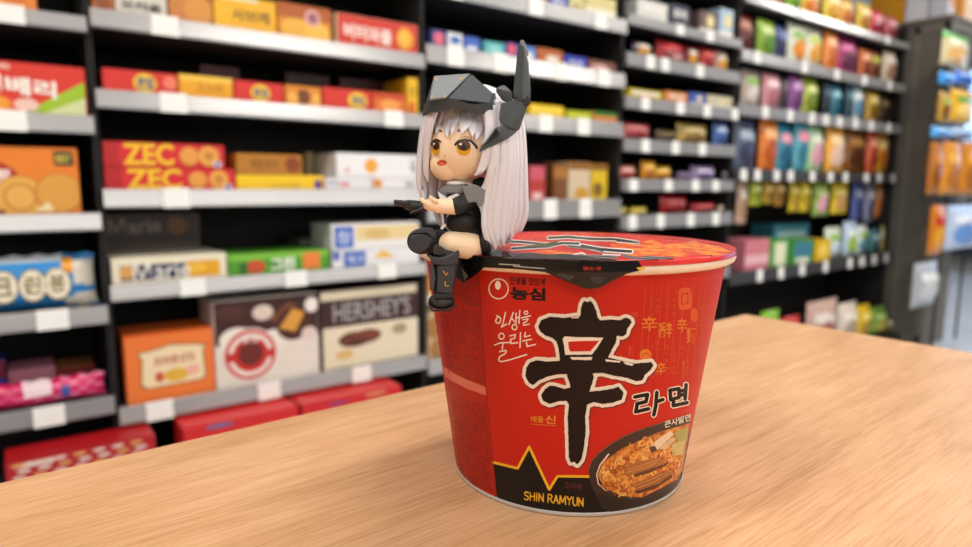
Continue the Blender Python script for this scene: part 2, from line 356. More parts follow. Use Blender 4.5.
# the bowl picture
C_ = lambda L: [(570+x/3.907, 380+y/3.907) for x, y in L]
bowl = C_([(72, 352), (84, 318), (110, 288), (150, 256), (200, 225), (250, 203), (300, 186), (380, 160), (470, 138), (462, 250), (452, 320), (440, 385), (425, 430), (380, 470), (330, 500), (250, 518), (170, 520), (125, 500), (95, 440), (78, 395)])
P.poly(bowl, mat('#33211b', .35), 2.5); P.stroke(bowl[:9], .9, mat('#6b5348', .4), 3)
P.poly(C_([(96, 440), (140, 452), (230, 470), (330, 458), (400, 420), (430, 400), (425, 430), (380, 470), (330, 500), (250, 518), (170, 520), (125, 500)]), mat('#1d1210', .3), 3)
P.stroke(C_([(150, 290), (118, 330), (104, 368), (110, 405), (140, 432)]), 1.6, mat('#e9d3bd', .4), 3, taper=True)
food = C_([(108, 372), (130, 318), (200, 268), (280, 232), (340, 205), (466, 168), (454, 260), (436, 350), (420, 385), (350, 425), (280, 458), (200, 452), (130, 418)])
P.poly(food, ramp_mat('noodle_print', [(.3, '#8a3a14'), (.5, '#c9752c'), (.7, '#e5a552')], noise=420, rough=.4, detail=3), 3.3)
fx = lambda x, y: (570+x/3.907, 380+y/3.907)
def inside(x, y): return ((x-275)/165)**2 + ((y-(400-(x-110)*.38))/95)**2 < .86
for _ in range(420):
    x, y = R.uniform(108, 445), R.uniform(190, 455)
    if not inside(x, y): continue
    a = R.uniform(0, 6.3); q = [fx(x, y)]
    for k in range(4): a += R.uniform(.3, .9); x += 8*math.cos(a); y += 8*math.sin(a); q.append(fx(x, y))
    P.stroke(q, R.uniform(1.2, 1.9), mat(R.choice(['#e9a652', '#d98a34', '#f0b868', '#c06a22', '#9a4a18']), .35), 3.6+R.random()*.4)
P.poly(C_([(205, 345), (265, 318), (345, 300), (370, 310), (330, 340), (250, 366), (212, 372)]), mat('#a8672f', .4), 4.5); P.poly(C_([(245, 362), (330, 340), (385, 318), (372, 336), (300, 366), (250, 378)]), mat('#5f3018', .4), 4.4)
P.poly(C_([(230, 410), (300, 385), (370, 350), (395, 362), (350, 402), (270, 430)]), mat('#9a5a28', .4), 4.5); P.poly(C_([(250, 432), (340, 405), (395, 368), (398, 380), (330, 425), (260, 444)]), mat('#542a16', .4), 4.4)
for q in ([(225, 350), (300, 326), (350, 310)], [(222, 360), (290, 342), (340, 322)], [(250, 412), (320, 386), (374, 358)], [(262, 422), (330, 396), (384, 362)]): P.stroke(C_(q), .9, mat('#c88c50', .4), 4.55)
P.poly(C_([(312, 268), (335, 235), (390, 198), (405, 212), (362, 250), (335, 278)]), mat('#e8cfae', .4), 4.6); P.poly(C_([(306, 262), (330, 256), (340, 274), (318, 284)]), mat('#4a2f20', .4), 4.8); P.poly(C_([(350, 262), (400, 222), (412, 232), (366, 276)]), mat('#d6b88f', .4), 4.6)
P.poly(C_([(405, 205), (462, 180), (456, 236), (420, 240)]), mat('#a9a254', .4), 4.3); P.poly(C_([(395, 250), (450, 230), (440, 290), (400, 296)]), mat('#c9b877', .4), 4.2)
for _ in range(26):
    x, y = R.uniform(335, 430), R.uniform(270, 400)
    if inside(x-10, y) and x < 425: P.poly(ell(*fx(x, y), R.uniform(.7, 1.8), R.uniform(.5, 1.1), R.uniform(0, 3), 9), mat(R.choice(['#b5301c', '#8f2214', '#c8512c']), .4), 4.9)
q = [(664, 421), (690, 413.2), (690, 420.2), (664.2, 428)]
P.text('큰사발면', q, INK, 5, .06); P.text('큰사발면', q, CREAM, 5.4, .02)
b.build('cup_body', CUPT, CC)
b = MB()      # rolled paper rim and foot ring
cr = mat('#f2e0ca', .5)
b.lathe([(RT-.001, HC-.0055), (RL-.0022, HC-.0055), (RL-.0006, HC-.0046), (RL, HC-.003), (RL-.0004, HC-.0012), (RL-.0014, HC-.0004), (RL-.004, HC), (RT-.002, HC-.001)], (CC.x, CC.y, 0), cr)
b.build('rim_lip', CUPT, CC)
b = MB(); b.lathe([(RB-.004, .0002), (RB+.0002, .0002), (RB+.00045, .0007), (RB+.00055, .0018), (RB+.0002, .0023)], (CC.x, CC.y, 0), mat('#b9b3ae', .4)); b.build('foot_ring', CUPT, CC)
# lid
DOME = .0026
def lidz(x, y):
    r = math.hypot(x-CC.x, y-CC.y); return HC + .0004 + DOME*max(0, 1-(r/RL)**2)
def lidp(px, py, off=0.0):
    z = HC+.001
    for _ in range(6):
        p = on_z(px, py, z)
        r = math.hypot(p.x-CC.x, p.y-CC.y)
        z = lidz(p.x, p.y)
    if r > RL-.0004:
        k = (RL-.0004)/r; p = Vector((CC.x+(p.x-CC.x)*k, CC.y+(p.y-CC.y)*k, 0)); z = lidz(p.x, p.y)
    return Vector((p.x, p.y, z+off))
b = MB()
LR = ramp_mat('lid_film', [(.35, '#b01c14'), (.55, '#d9281c'), (.75, '#dc3a28')], noise=30, rough=.26, spec=.35)
b.lathe([(.0001, HC+.0004+DOME)] + [(RL*i/24, HC+.0004+DOME*(1-(i/24)**2)) for i in range(1, 24)] + [(RL-.0005, HC+.0004), (RL-.0002, HC-.0002), (RL+.0002, HC-.0018)], (CC.x, CC.y, 0), LR)
L = Print(b, lidp, .00006)
K5 = lambda q: [(470+x/5.718, 220+y/5.718) for x, y in q]
K6 = lambda q: [(590+x/6.075, 215+y/6.075) for x, y in q]
LB = mat('#120f10', .2); LW = mat('#e9e3dd', .25); LO = mat('#e8611c', .25); LY = mat('#f09a2a', .25); LG = mat('#5d5a1c', .25); LGR = mat('#8d8a8c', .25)
FLM = ramp_mat('flame_print', [(.3, '#c02216'), (.46, '#e2521a'), (.58, '#f2a02c'), (.68, '#e8641c'), (.8, '#c42818')], scale=(1, 1, 1), noise=75, rough=.25, detail=3, distort=1.5)
L.poly(K6([(120, 180), (170, 160), (300, 168), (380, 150), (450, 180), (560, 172), (640, 155), (700, 178), (780, 190), (870, 228), (740, 252), (660, 240), (560, 258), (470, 246), (400, 262), (250, 246), (190, 226)]), FLM, 1)
L.poly(K5([(300, 185), (440, 172), (560, 182), (640, 205), (560, 222), (440, 215), (330, 205)]), FLM, 1)
L.poly(K5([(140, 128), (165, 112), (190, 128), (240, 148), (180, 160), (150, 150)]), LO, 1)
for q, w in (([(190, 122), (300, 128), (420, 140), (520, 138)], 3.4), ([(450, 104), (560, 98), (700, 110), (830, 112), (940, 128)], 3.6), ([(240, 165), (340, 158), (450, 152), (520, 134), (620, 136)], 3.6), ([(640, 150), (740, 168), (830, 176), (920, 182)], 4.4), ([(840, 120), (960, 130)], 3)):
    L.stroke(K5(q), w*1.15, LW, 2); L.stroke(K5(q), w*.62, LB, 3)
L.stroke(K5([(320, 156), (430, 142), (500, 126)]), 1.8, LG, 4)
for q in ([(560, 150), (700, 165), (760, 185)], [(600, 205), (720, 208), (840, 216)], [(880, 205), (960, 222), (1080, 226)], [(1000, 212), (1160, 222)]): L.stroke(K5(q), 2.6, LGR, 2); L.stroke(K5(q), .8, LB, 3)
for q in ([(570, 205), (640, 190), (660, 200)], [(760, 200), (860, 204)]): L.stroke(K5(q), 1.2, LW, 4)
L.stroke([(486, 243), (491, 250), (498, 254.6), (510, 257.5), (531, 259.2)], 3.2, LW, 2)      # white border
def ang(px, py): q = on_z(px, py, HC); return math.atan2(q.y-CC.y, q.x-CC.x)
a0, a1 = ang(441, 262), ang(640, 270); V = []; Fc = []; NB = 60
for k in range(NB+1):
    t = k/NB; aa = a0+(a1-a0)*t; wd = .013*min(1, (1-t)*3.2+.05)*(.9+.1*math.sin(t*23))
    for r in (RL-wd, RL-wd*.5, RL-.0003):
        x, y = CC.x+r*math.cos(aa), CC.y+r*math.sin(aa); V.append((x, y, lidz(x, y)+.00025))
for k in range(NB):
    for j in (0, 1): Fc.append((k*3+j, k*3+j+1, k*3+j+4, k*3+j+3))
b.add(V, Fc, LB, True)
b.build('lid', CUPT, CC)
# black tabs of the lid folded over the rim
def tabp(px, py, off=0.0):
    p = cone(px, py, off+.0003, .06, HC+.0005, RL, RL)
    k = max(0, (HC-.004-p.z))*.12
    d = Vector((p.x-CC.x, p.y-CC.y, 0)).normalized(); return p - d*k
b = MB(); T = Print(b, tabp, .00006)
TB = mat('#070606', .18)
T.poly([(470, 250), (500, 252), (545, 256), (590, 258), (636, 257), (641, 266), (641, 270), (627, 273.5), (612, 281), (601, 287.2), (591, 289.5), (582, 287.8), (568, 282), (545, 272), (522, 269.4), (505, 268.4), (484, 267.4), (470, 267)], TB, 1)
T.poly([(560, 273), (575, 276), (570, 281), (556, 275)], mat('#3a3434', .3), 2); T.poly([(590, 276), (606, 277), (600, 284), (592, 282)], mat('#2b282a', .25), 2)  # grey patches paint reflections onto the black film
T.text('뜯는곳', [(583, 266.4), (601, 266.8), (601, 270.4), (583, 270)], mat('#c8331f', .3), 2, .01)
for q in ([(514, 266), (530, 267.4), (545, 268.5)], [(500, 264), (520, 265)]): T.stroke(q, .9, mat('#b9b3ae', .3), 2)
T.poly([(636, 267.6), (643, 266.6), (645, 268.2), (639, 270.4)], YEL, 1.5)
b.build('lid_tab', CUPT, CC)
b = MB(); T = Print(b, tabp, .00006)
T.poly([(426, 244), (440, 246), (472, 250), (485, 252), (484, 268), (471, 278), (462, 283), (455, 276), (444, 266), (428, 256)], TB, 1)
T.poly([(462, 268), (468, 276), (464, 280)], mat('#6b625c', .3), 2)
b.build('lid_tab', CUPT, CC)
# ================================================================== the seated figurine
A0 = lidp(478, 252); D0 = (A0-CAM).dot(FWD); PX = D0/650.0
def F(u, v, w=0.0):
    d = ray(u, v); return CAM + d*((D0 - w*PX)/d.dot(FWD))
FIG = empty('chibi_figurine', A0, 'small seated toy figurine with long white hair and grey armour on the cup rim', 'figurine')
BAS = Matrix((RIGHT, UP, -FWD)).transposed()
def blob_bm(prims):
    b = bmesh.new()
    for p in prims:
        if p[0] == 's':
            _, u, v, w, a, c, e = p[:7]
            M = Matrix.Translation(F(u, v, w)) @ BAS.to_4x4()
            if len(p) > 7: M = M @ Matrix.Rotation(math.radians(p[7]), 4, 'Z')
            bmesh.ops.create_uvsphere(b, u_segments=28, v_segments=18, radius=1, matrix=M @ Matrix.Diagonal((a*PX, c*PX, e*PX, 1)))
        else:
            _, p0, p1, r0, r1 = p; q0, q1 = F(*p0), F(*p1); n = 10
            for i in range(n+1):
                t = i/n; bmesh.ops.create_icosphere(b, subdivisions=3, radius=(r0+(r1-r0)*t)*PX, matrix=Matrix.Translation(q0.lerp(q1, t)))
    return b
def blob(name, prims, m, parent, vox=.7, it=6):
    b = blob_bm(prims); me = bpy.data.meshes.new(name)
    for v in b.verts: v.co -= A0
    b.to_mesh(me); b.free(); o = bpy.data.objects.new(name, me); COL.objects.link(o)
    r = o.modifiers.new('r', 'REMESH'); r.mode = 'VOXEL'; r.voxel_size = vox*PX
    s = o.modifiers.new('s', 'SMOOTH'); s.factor = .5; s.iterations = it
    dg = bpy.context.evaluated_depsgraph_get(); dg.update(); me2 = bpy.data.meshes.new_from_object(o.evaluated_get(dg))
    o.modifiers.clear(); o.data = me2; bpy.data.meshes.remove(me); me2.materials.clear(); me2.materials.append(m)
    me2.polygons.foreach_set('use_smooth', [True]*len(me2.polygons)); me2.name = name
    o.parent = parent; return o
def prism(b, poly, w0, w1, m, bev=.8):
    bm_ = bmesh.new(); V0 = [bm_.verts.new(F(u, v, w1)) for u, v in poly]; V1 = [bm_.verts.new(F(u, v, w0)) for u, v in poly]; n = len(poly)
    bm_.faces.new(V0); bm_.faces.new(V1[::-1])
    for i in range(n): bm_.faces.new((V0[i], V1[i], V1[(i+1) % n], V0[(i+1) % n]))
    bmesh.ops.recalc_face_normals(bm_, faces=bm_.faces[:])
    if bev: bmesh.ops.bevel(bm_, geom=bm_.edges[:], offset=bev*PX, segments=1, affect='EDGES', clamp_overlap=True)
    b.bm(bm_, m)
def hull(b, pts, m, bev=.8):
    bm_ = bmesh.new(); [bm_.verts.new(F(*p)) for p in pts]; bmesh.ops.convex_hull(bm_, input=bm_.verts[:])
    bmesh.ops.dissolve_limit(bm_, angle_limit=math.radians(6), verts=bm_.verts[:], edges=bm_.edges[:])
    if bev: bmesh.ops.bevel(bm_, geom=bm_.edges[:], offset=bev*PX, segments=2, affect='EDGES', clamp_overlap=True)
    b.bm(bm_, m)
SKIN = mat('#ffe0c0', .5, var=.02, sss=.12); GREY = mat('#454d53', .5, var=.05, scale=300); GREY_LIT = mat('#7f888d', .46, var=.04, scale=300); BRIM = mat('#3b4247', .5, var=.05, scale=300); DK = mat('#2b2c30', .5, var=.08, scale=300)
HAIR = mat('#e3e1ea', .42, var=.03, sss=.08); CLOTH = mat('#141418', .6, var=.1); CAPE = mat('#7d8084', .5); WHT = mat('#eceaea', .5); GOLD = mat('#d8a63a', .4)
HU, HV, HR = 462, 149, 32.5
BODY = blob('body', [('s', HU, HV, 0, 33, 32, 31), ('s', 447, 164, 6, 17, 16.5, 17), ('c', (464, 178, 0), (465, 200, 0), 8, 10), ('c', (465, 200, 0), (468, 238, 0), 11, 15),
    ('c', (471, 245.5, 9), (451, 243.5, 17), 14.5, 12), ('c', (473, 244, -12), (440, 240, -6), 11, 9),
    ('c', (470, 198, 15), (457, 208, 23), 6.5, 6), ('c', (456, 207, 23), (437, 206, 27), 7.6, 6.8), ('s', 432, 204.8, 28, 8.5, 6.4, 7.2),
    ('c', (429, 204.5, 33.5), (422.8, 201.5, 34), 2.2, 1.8), ('c', (428, 203.5, 30), (421.2, 199.6, 30), 2.3, 1.9), ('c', (428, 203.5, 26.4), (421.6, 199.6, 26), 2.2, 1.8), ('c', (429, 204.5, 22.8), (423.4, 201.6, 22), 2, 1.6), ('c', (436, 201.5, 34), (430.5, 197.6, 36), 2.4, 1.9),
    ('c', (455, 198, -10), (440, 205, -4), 6, 5.5), ('c', (440, 205, -4), (420, 206, 0), 5.5, 5)], SKIN, FIG, .6, 4)
# face prints, dropped on the modelled face along the view axis
from mathutils.bvhtree import BVHTree
bt = BVHTree.FromPolygons([v.co + A0 for v in BODY.data.vertices], [p.vertices[:] for p in BODY.data.polygons])
def facep(px, py, off=0.0):
    d = ray(px, py).normalized(); h = bt.ray_cast(CAM, d)
    if h[0] is None: return F(px, py, 20)
    return h[0] + h[1]*(off+.00006)
def feature(name, items):
    b = MB(); Q = Print(b, facep, .00005)
    for kind, data, m, l in items:
        if kind == 'p': Q.poly(data, m, l, 1.2)
        else: Q.stroke(data[0], data[1], m, l)
    o = b.build(name, BODY, A0); return o
EW, EB, EY, EP = mat('#f4efe9', .35), mat('#2a1713', .35), mat('#e3a51c', .3), mat('#5a3016', .3)
E2 = lambda q: [(410+x/7.477, 95+y/7.477) for x, y in q]
feature('eye', [('p', ell(464.8, 147.8, 8.2, 7.2), EW, 1), ('p', ell(464, 148, 7.2, 7.6), EY, 2), ('p', ell(464, 145.8, 6.4, 5.0), EP, 3), ('p', ell(463.6, 147.2, 2.5, 3.2), EB, 4), ('p', ell(460.6, 144.2, 1.5, 1.2), EW, 5),
    ('s', (E2([(340, 372), (365, 345), (410, 335), (455, 345), (490, 378), (498, 395)]), 2.4), EB, 5), ('s', (E2([(368, 320), (410, 312), (460, 325)]), .6), mat('#b5714f', .5), 5)])
feature('eye', [('p', ell(436.4, 148, 4.4, 7), EW, 1), ('p', ell(436.2, 148.4, 4.1, 6.8), EY, 2), ('p', ell(436.4, 145.6, 3.7, 4.4), EP, 3), ('p', ell(436.2, 147, 1.5, 3), EB, 4), ('p', ell(434.6, 144, .9, 1.1), EW, 5),
    ('s', (E2([(165, 370), (180, 345), (205, 335), (230, 350)]), 2), EB, 5)])
feature('eyebrow', [('s', (E2([(358, 270), (375, 264), (395, 268)]), 1.6), mat('#7c2f1c', .5), 1)])
feature('eyebrow', [('s', (E2([(214, 270), (226, 266), (238, 276)]), 1.6), mat('#7c2f1c', .5), 1)])
feature('mouth', [('p', ell(442, 162.8, 4.9, 2.9, -.08), mat('#c8452a', .4), 1), ('p', ell(442.4, 163.8, 3.2, 1.4), mat('#e2705a', .4), 2)])
feature('nose', [('s', ([(445.2, 155.6), (444.4, 156.6)], .8), mat('#d99a74', .5), 1)])
# hair
def strand(b, pts, hw_, th, m=HAIR, seg=12):
    P3 = arc([tuple(F(*p)) for p in pts], 7); n = len(P3); W = [w[0] for w in arc([(x,) for x in hw_], 7)]
    V = []; Fc = []
    for i, p in enumerate(P3):
        p = Vector(p); t = (Vector(P3[min(i+1, n-1)])-Vector(P3[max(i-1, 0)])).normalized()
        out = (p - F(HU+6, HV, -8)); out.z *= .3; out = (out - t*out.dot(t)).normalized(); sd = t.cross(out).normalized()
        h = max(.25, W[i])*PX; k = min(th*PX, h)
        for q in range(seg):
            a = 2*math.pi*q/seg; V.append(p + sd*math.cos(a)*h + out*math.sin(a)*k)
    for i in range(n-1):
        for q in range(seg): Fc.append((i*seg+q, i*seg+(q+1) % seg, (i+1)*seg+(q+1) % seg, (i+1)*seg+q))
    Fc += [tuple(range(seg))[::-1], tuple((n-1)*seg+q for q in range(seg))]
    b.add(V, Fc, m, True)
def hw3(u, v, e=4.0):
    q = 33.5**2-(u-HU)**2-(v-HV)**2; return math.sqrt(max(q, 9))+e
HB = blob('hair', [('s', 478, 131, -15, 42, 46, 34), ('s', 503, 160, -9, 20.5, 45, 29), ('s', 502, 200, -9, 17.5, 37, 26)], HAIR, FIG, .9, 8)
b = MB()
for p, w in (([(431, 108), (427, 121), (426.5, 137)], [7, 6, 1]), ([(438, 104), (433, 120), (431, 134)], [7, 6.4, .8]), ([(443, 104), (439, 121), (436.5, 134)], [7, 6, .7]), ([(449, 103), (447.5, 121), (447, 137)], [7.4, 6.6, .7]), ([(456, 103), (454, 120), (451.5, 135)], [6.5, 5.4, .7]),
             ([(466, 106), (465, 122), (461.5, 134)], [7, 6.4, .7]), ([(473, 107), (472.5, 122), (472.5, 137)], [7, 6.4, .7]), ([(481, 108), (480, 124), (476, 140)], [7, 6.6, .7]), ([(488, 108), (487, 126), (482, 144)], [7, 6.8, .8])):
    strand(b, [(u, v, hw3(u, v)) for u, v in p], w, 2.2)
b.build('fringe', HB, A0)
b = MB()
strand(b, [(434, 106, 18), (429, 126, 15), (427, 146, 11), (426, 168, 7), (428, 182, 5)], [9, 8.4, 6, 4, .6], 3)
strand(b, [(432, 106, 12), (424, 128, 8), (420, 155, 5), (418.8, 180, 3), (421.5, 199, 2)], [7, 6.4, 5, 3.6, .5], 3)
strand(b, [(429, 112, -2), (424, 140, -6), (423, 170, -8), (427, 196, -8)], [7, 7, 5, .6], 3)
strand(b, [(444, 150, -24), (436, 178, -24), (436, 205, -20), (443, 229, -14)], [15, 13, 9, .6], 4)
strand(b, [(455, 160, -26), (446, 190, -24), (446, 215, -18), (450, 232, -14)], [14, 12, 8, .8], 4)
b.build('side_lock', HB, A0)
b = MB()
strand(b, [(489, 106, 20), (492, 130, 26), (488, 152, 29), (482, 168, 29), (474.5, 176, 29)], [8, 8, 6, 4, .5], 3)
strand(b, [(493, 112, 18), (497, 145, 25), (494, 170, 25), (487, 186, 24), (478, 191.5, 23)], [9, 9, 8, 5, .5], 3.4)
strand(b, [(497, 140, 20), (499, 175, 22), (494, 198, 22), (486, 212, 21)], [7, 7, 5, .5], 3)
b.build('side_lock', HB, A0)
b = MB(); nb = 8
for k in range(nb):
    t = k/(nb-1); ww = 18 - 40*max(0, t-.35); e = 248 - 20*t*t
    strand(b, [(490+26*t, 102, ww-8), (496+26*t, 130, ww+1), (497+27*t, 160, ww+5), (491+34*t, 192, ww+5), (487+38*t, 214, ww+4), (487+33*t, 232-4*t, ww+3), (490+26*t+2*(k % 2), e+2*(k % 2), ww+1)], [6.5, 7.4, 7.4, 6.8, 6.2, 5.0, 1.2], 3.4)
for k in range(6):
    t = k/5; strand(b, [(508-8*t, 110, -20-20*t), (516-8*t, 150, -26-18*t), (522-10*t, 195, -26-18*t), (515-8*t, 225, -22-14*t), (508-6*t, 243, -18-12*t)], [7, 8, 7, 5, .6], 4)
b.build('back_hair', HB, A0)
# clothes
DR = blob('dress', [('c', (463, 193, 1), (466, 222, 0), 12, 17), ('s', 469, 238, -1, 21, 15, 19), ('s', 484, 242, 6, 8, 13, 16), ('s', 487, 244, 14, 5, 11, 10), ('s', 462, 222, 8, 16, 12, 14)], CLOTH, FIG, .6, 4)
blob('sleeve', [('c', (470, 199, 16), (458, 206, 23), 8.6, 8.8)], CLOTH, DR, .6, 3)
blob('sleeve', [('c', (456, 199, -10), (436, 205, -3), 7.5, 7)], CLOTH, DR, .6, 3)
b = MB()
hull(b, [(447, 184, 17), (466, 186, 22), (462, 194, 21), (444, 193, 18), (450, 184, 4), (466, 184, 6), (446, 194, 4), (462, 196, 6)], CAPE, 1)
prism(b, [(462, 187), (474, 184), (486, 190), (485, 203), (479, 208), (476, 202), (467, 203)], 17, 27, CAPE, .8)
prism(b, [(440, 190), (449, 183), (452, 191), (446, 197), (438, 196)], 8, 15, CAPE, .8)
b.build('collar', DR, A0)
blob('neck_band', [('s', 456, 183.5, 8, 10, 3, 12)], WHT, DR, .6, 2)
b = MB(); NV = mat('#1f2a55', .4)
prism(b, [(437.5, 191), (441, 194), (448, 198), (446, 202), (440, 200)], 17, 20, WHT, .4); prism(b, [(444.5, 199), (450, 196), (457, 193.5), (460, 195), (453, 199), (449, 203)], 21, 23, WHT, .4)
prism(b, [(440, 212), (446, 213), (446, 226), (442.5, 229.5), (440, 229), (442.5, 224)], 18, 20, WHT, .4); prism(b, [(443.6, 212), (446.4, 213), (446.6, 222), (444.4, 225)], 20, 21, NV, .3); prism(b, [(446, 196), (451, 198), (450, 202), (446, 201)], 20.5, 22.5, NV, .3)
b.build('tie', DR, A0)
GL = blob('glove', [('c', (424, 206.5, 0), (408, 205, 2), 5.2, 5.2), ('c', (408, 203, 6), (397, 201.6, 7), 2.3, 2), ('c', (408, 203, 2.5), (395.5, 201.4, 3), 2.3, 2), ('c', (408, 204, -1), (396, 203.2, -1), 2.3, 2), ('c', (409, 205.5, -4), (399, 205, -4.5), 2.1, 1.8), ('c', (424, 208.5, 6), (410.5, 213, 9), 1.8, 1.4)], DK, FIG, .5, 3)
# boots
def boot(prims, extra):
    o = blob('boot', prims, DK, FIG, .6, 2); b = MB(); extra(b); b.build('boot_plate', o, A0); return o
def ex1(b):
    prism(b, [(428, 254), (433, 257), (443, 258), (452, 254), (458, 249.5), (460, 253), (457, 264), (447, 266), (432, 264)], 30, 38, GREY_D, 1)
    prism(b, [(433, 247), (437, 244), (444, 248), (445.5, 253), (440, 256), (433, 254)], 26, 35, DK, .8)
    prism(b, [(429, 264), (434, 266), (436, 278), (434, 290), (429.5, 290), (430.5, 276)], 27, 36, mat('#3d4249', .45), .8)
    prism(b, [(437, 266), (456, 264), (454, 280), (452, 294), (437, 293)], 31, 37.5, GREY_D, 1)
    for q in ([(443.2, 271), (446, 275.5), (447.6, 272.6)], [(445, 281.5), (445.4, 286.4), (449, 285.8), (448.8, 282)]):
        for i in range(2): b.tube([F(*q[i], 37.9), F(*q[i+1], 37.9)], .42*PX, GOLD, 8)
    prism(b, [(428.5, 300), (430, 305), (433, 309.5), (450, 308.5), (455, 303), (455.5, 306), (450, 311), (432, 311.5), (428, 304)], 15, 37, mat('#1b1c20', .5), .5)
    prism(b, [(434, 294), (452, 293.5), (454, 298), (434, 299)], 20, 38, mat('#1e1f23', .5), .6)
GREY_D = mat('#34363b', .5, var=.05, scale=300)
boot([('c', (446, 262, 23), (443, 290, 24), 13, 10), ('s', 441.5, 301, 26, 13, 8, 11)], ex1)
def ex2(b):
    c = (419.5, 243.5)
    prism(b, [(c[0]+11.5*math.cos(a), c[1]+10*math.sin(a)) for a in [math.pi*2*i/9+.3 for i in range(9)]], 10, 17, GREY_D, 1.2)
    prism(b, [(411, 233), (421, 227.5), (433, 228), (437, 234), (435, 240), (427, 233), (416, 234)], 6, 14, mat('#3d4249', .45), .8)
boot([('c', (440, 240, -6), (428, 241, 2), 10.5, 12), ('s', 421, 241.5, 4, 14, 13, 12)], ex2)
# headgear
b = MB()
hull(b, [(434.5, 78, 13), (470.5, 75.5, 10), (447, 99, 31), (430.5, 101, 25), (492, 94, 16), (488, 106, 23), (425, 106, 10), (432, 82, -16), (472, 77, -20), (494, 96, -14), (427, 106, -14), (489, 106, -10), (462, 105, 31)], GREY, .8)
def plate(b, pts, m, th=1.0):
    q = [F(*p) for p in pts[:3]]; n0 = (q[1]-q[0]).cross(q[2]-q[0])
    for p in pts[3:]: d = ray(p[0], p[1]); q.append(CAM + d*((q[0]-CAM).dot(n0)/d.dot(n0)))
    nrm = (q[1]-q[0]).cross(q[2]-q[0]).normalized()
    if nrm.dot(CAM-q[0]) < 0: nrm = -nrm
    ce = sum(q, Vector())/len(q); e1 = (q[0]-ce).normalized(); e2 = nrm.cross(e1); q.sort(key=lambda p: math.atan2((p-ce).dot(e2), (p-ce).dot(e1)))
    V = [p+nrm*th*PX for p in q] + [p-nrm*.6*PX for p in q]; n = len(q); bm_ = bmesh.new(); vs = [bm_.verts.new(v) for v in V]
    bm_.faces.new(vs[:n]); bm_.faces.new(vs[n:][::-1])
    for i in range(n): bm_.faces.new((vs[i], vs[n+i], vs[n+(i+1) % n], vs[(i+1) % n]))
    bmesh.ops.recalc_face_normals(bm_, faces=bm_.faces[:]); bmesh.ops.bevel(bm_, geom=bm_.edges[:], offset=.4*PX, segments=1, affect='EDGES', clamp_overlap=True)
    b.bm(bm_, m)
plate(b, [(434, 77, 17), (470.5, 74.5, 13), (446, 98.5, 35), (429.5, 100.5, 29)], GREY_LIT, 1.6)  # lighter grey paints the light from above onto the top panel
plate(b, [(471.5, 75, 13), (447.5, 99, 35), (492.5, 93.5, 19), (488, 106.5, 28), (462, 104.5, 38.5)][:3] + [(488, 106.5), (468, 107), (457, 100.5)], GREY, 1.2) if False else plate(b, [(471.5, 75, 13), (447.5, 99, 35), (492.5, 93.5, 19), (490, 104)], GREY, 1.2)
VIS = b.build('visor', FIG, A0)
b = MB()
bt_ = [(422.6, 116, 6), (429.5, 112.8, 26), (438, 112, 32), (454, 107.6, 35), (461, 108.8, 35), (467.5, 112.6, 34), (477, 115.4, 32), (493.5, 112.6, 22), (496.5, 104, 6)]
tp_ = [(424.6, 105, 8), (429, 100.2, 28), (437, 99.4, 33), (454, 98.6, 37), (461, 101, 37), (468, 103.6, 36), (477, 104.4, 34), (491.5, 102, 25), (495.4, 93, 7)]
V = []; 
for q in (bt_, tp_): V += [F(*p) for p in q] + [F(p[0]*.9+46.2+0, p[1], p[2]-4) for p in q]
n = len(bt_); fc = []
for i in range(n-1):
    fc += [(i, i+1, 2*n+i+1, 2*n+i), (n+i+1, n+i, 3*n+i, 3*n+i+1), (2*n+i, 2*n+i+1, 3*n+i+1, 3*n+i), (i+1, i, n+i, n+i+1)]
fc += [(0, 2*n, 3*n, n), (n-1, 2*n-1, 4*n-1, 3*n-1)]
b.add(V, fc, BRIM); b.build('visor_brim', VIS, A0)
b = MB()
bmv = bmesh.new(); bmv.from_mesh(VIS.data); vb = BVHTree.FromBMesh(bmv); bmv.free()
def visp(px, py, off=0.0):
    d = ray(px, py).normalized(); h = vb.ray_cast(CAM-A0, d); return (h[0]+A0 if h[0] else F(px, py, 30)) - d*(off+.0001)
Q = Print(b, visp, .00005)
E1 = lambda q: [(410+x/7.477, 35+y/7.477) for x, y in q]
for q in ([(182, 325), (205, 322), (200, 345)], [(365, 322), (405, 318), (380, 335)], [(150, 470), (170, 448), (165, 472)], [(250, 468), (270, 440), (268, 466)]): Q.poly(E1(q), GOLD, 1, 1.5)
b.build('gold_trim', VIS, A0)
b = MB()
prism(b, E1([(818, 45), (848, 35), (888, 128), (884, 158), (852, 162), (846, 120)]), 16, 24, GREY_LIT, .7)  # lit side of the blade painted in the lighter grey
hull(b, [(518.4, 43, 22), (523.6, 46, 25), (524, 58, 25), (513, 93, 24), (513, 104, 22), (522, 100, 30), (530.5, 89, 20), (529, 62, 18), (531, 99, 18), (518.4, 44, 16), (514, 100, 13)], GREY, .6)
b.build('antenna', FIG, A0)
b = MB()
hull(b, [(495.6, 88.5, 22), (502, 84.8, 18), (512.5, 92.5, 26), (513, 103, 26), (503, 102, 22), (496, 92, 14), (506, 86, 12)], GREY, .6)
hull(b, [(500.5, 103, 26), (512.3, 102, 30), (528.5, 103, 22), (528, 96, 22), (519.8, 121, 24), (519, 131, 24), (509, 128, 32), (500, 123, 30), (498.8, 119, 26), (505, 110, 16), (520, 128, 14)], GREY, .8)
hull(b, [(514.4, 134.5, 26), (519, 130, 22), (509, 138.4, 30), (479.5, 153, 36), (478.4, 150, 36), (483.5, 144.6, 36), (497, 135.6, 34), (494, 130.4, 32), (496, 127, 30), (508, 124, 30), (500, 128, 24)], GREY, .6)
prism(b, E2([(628, 252), (652, 244), (676, 290), (560, 378), (548, 372), (652, 312)]), 34, 38, DK, .5)
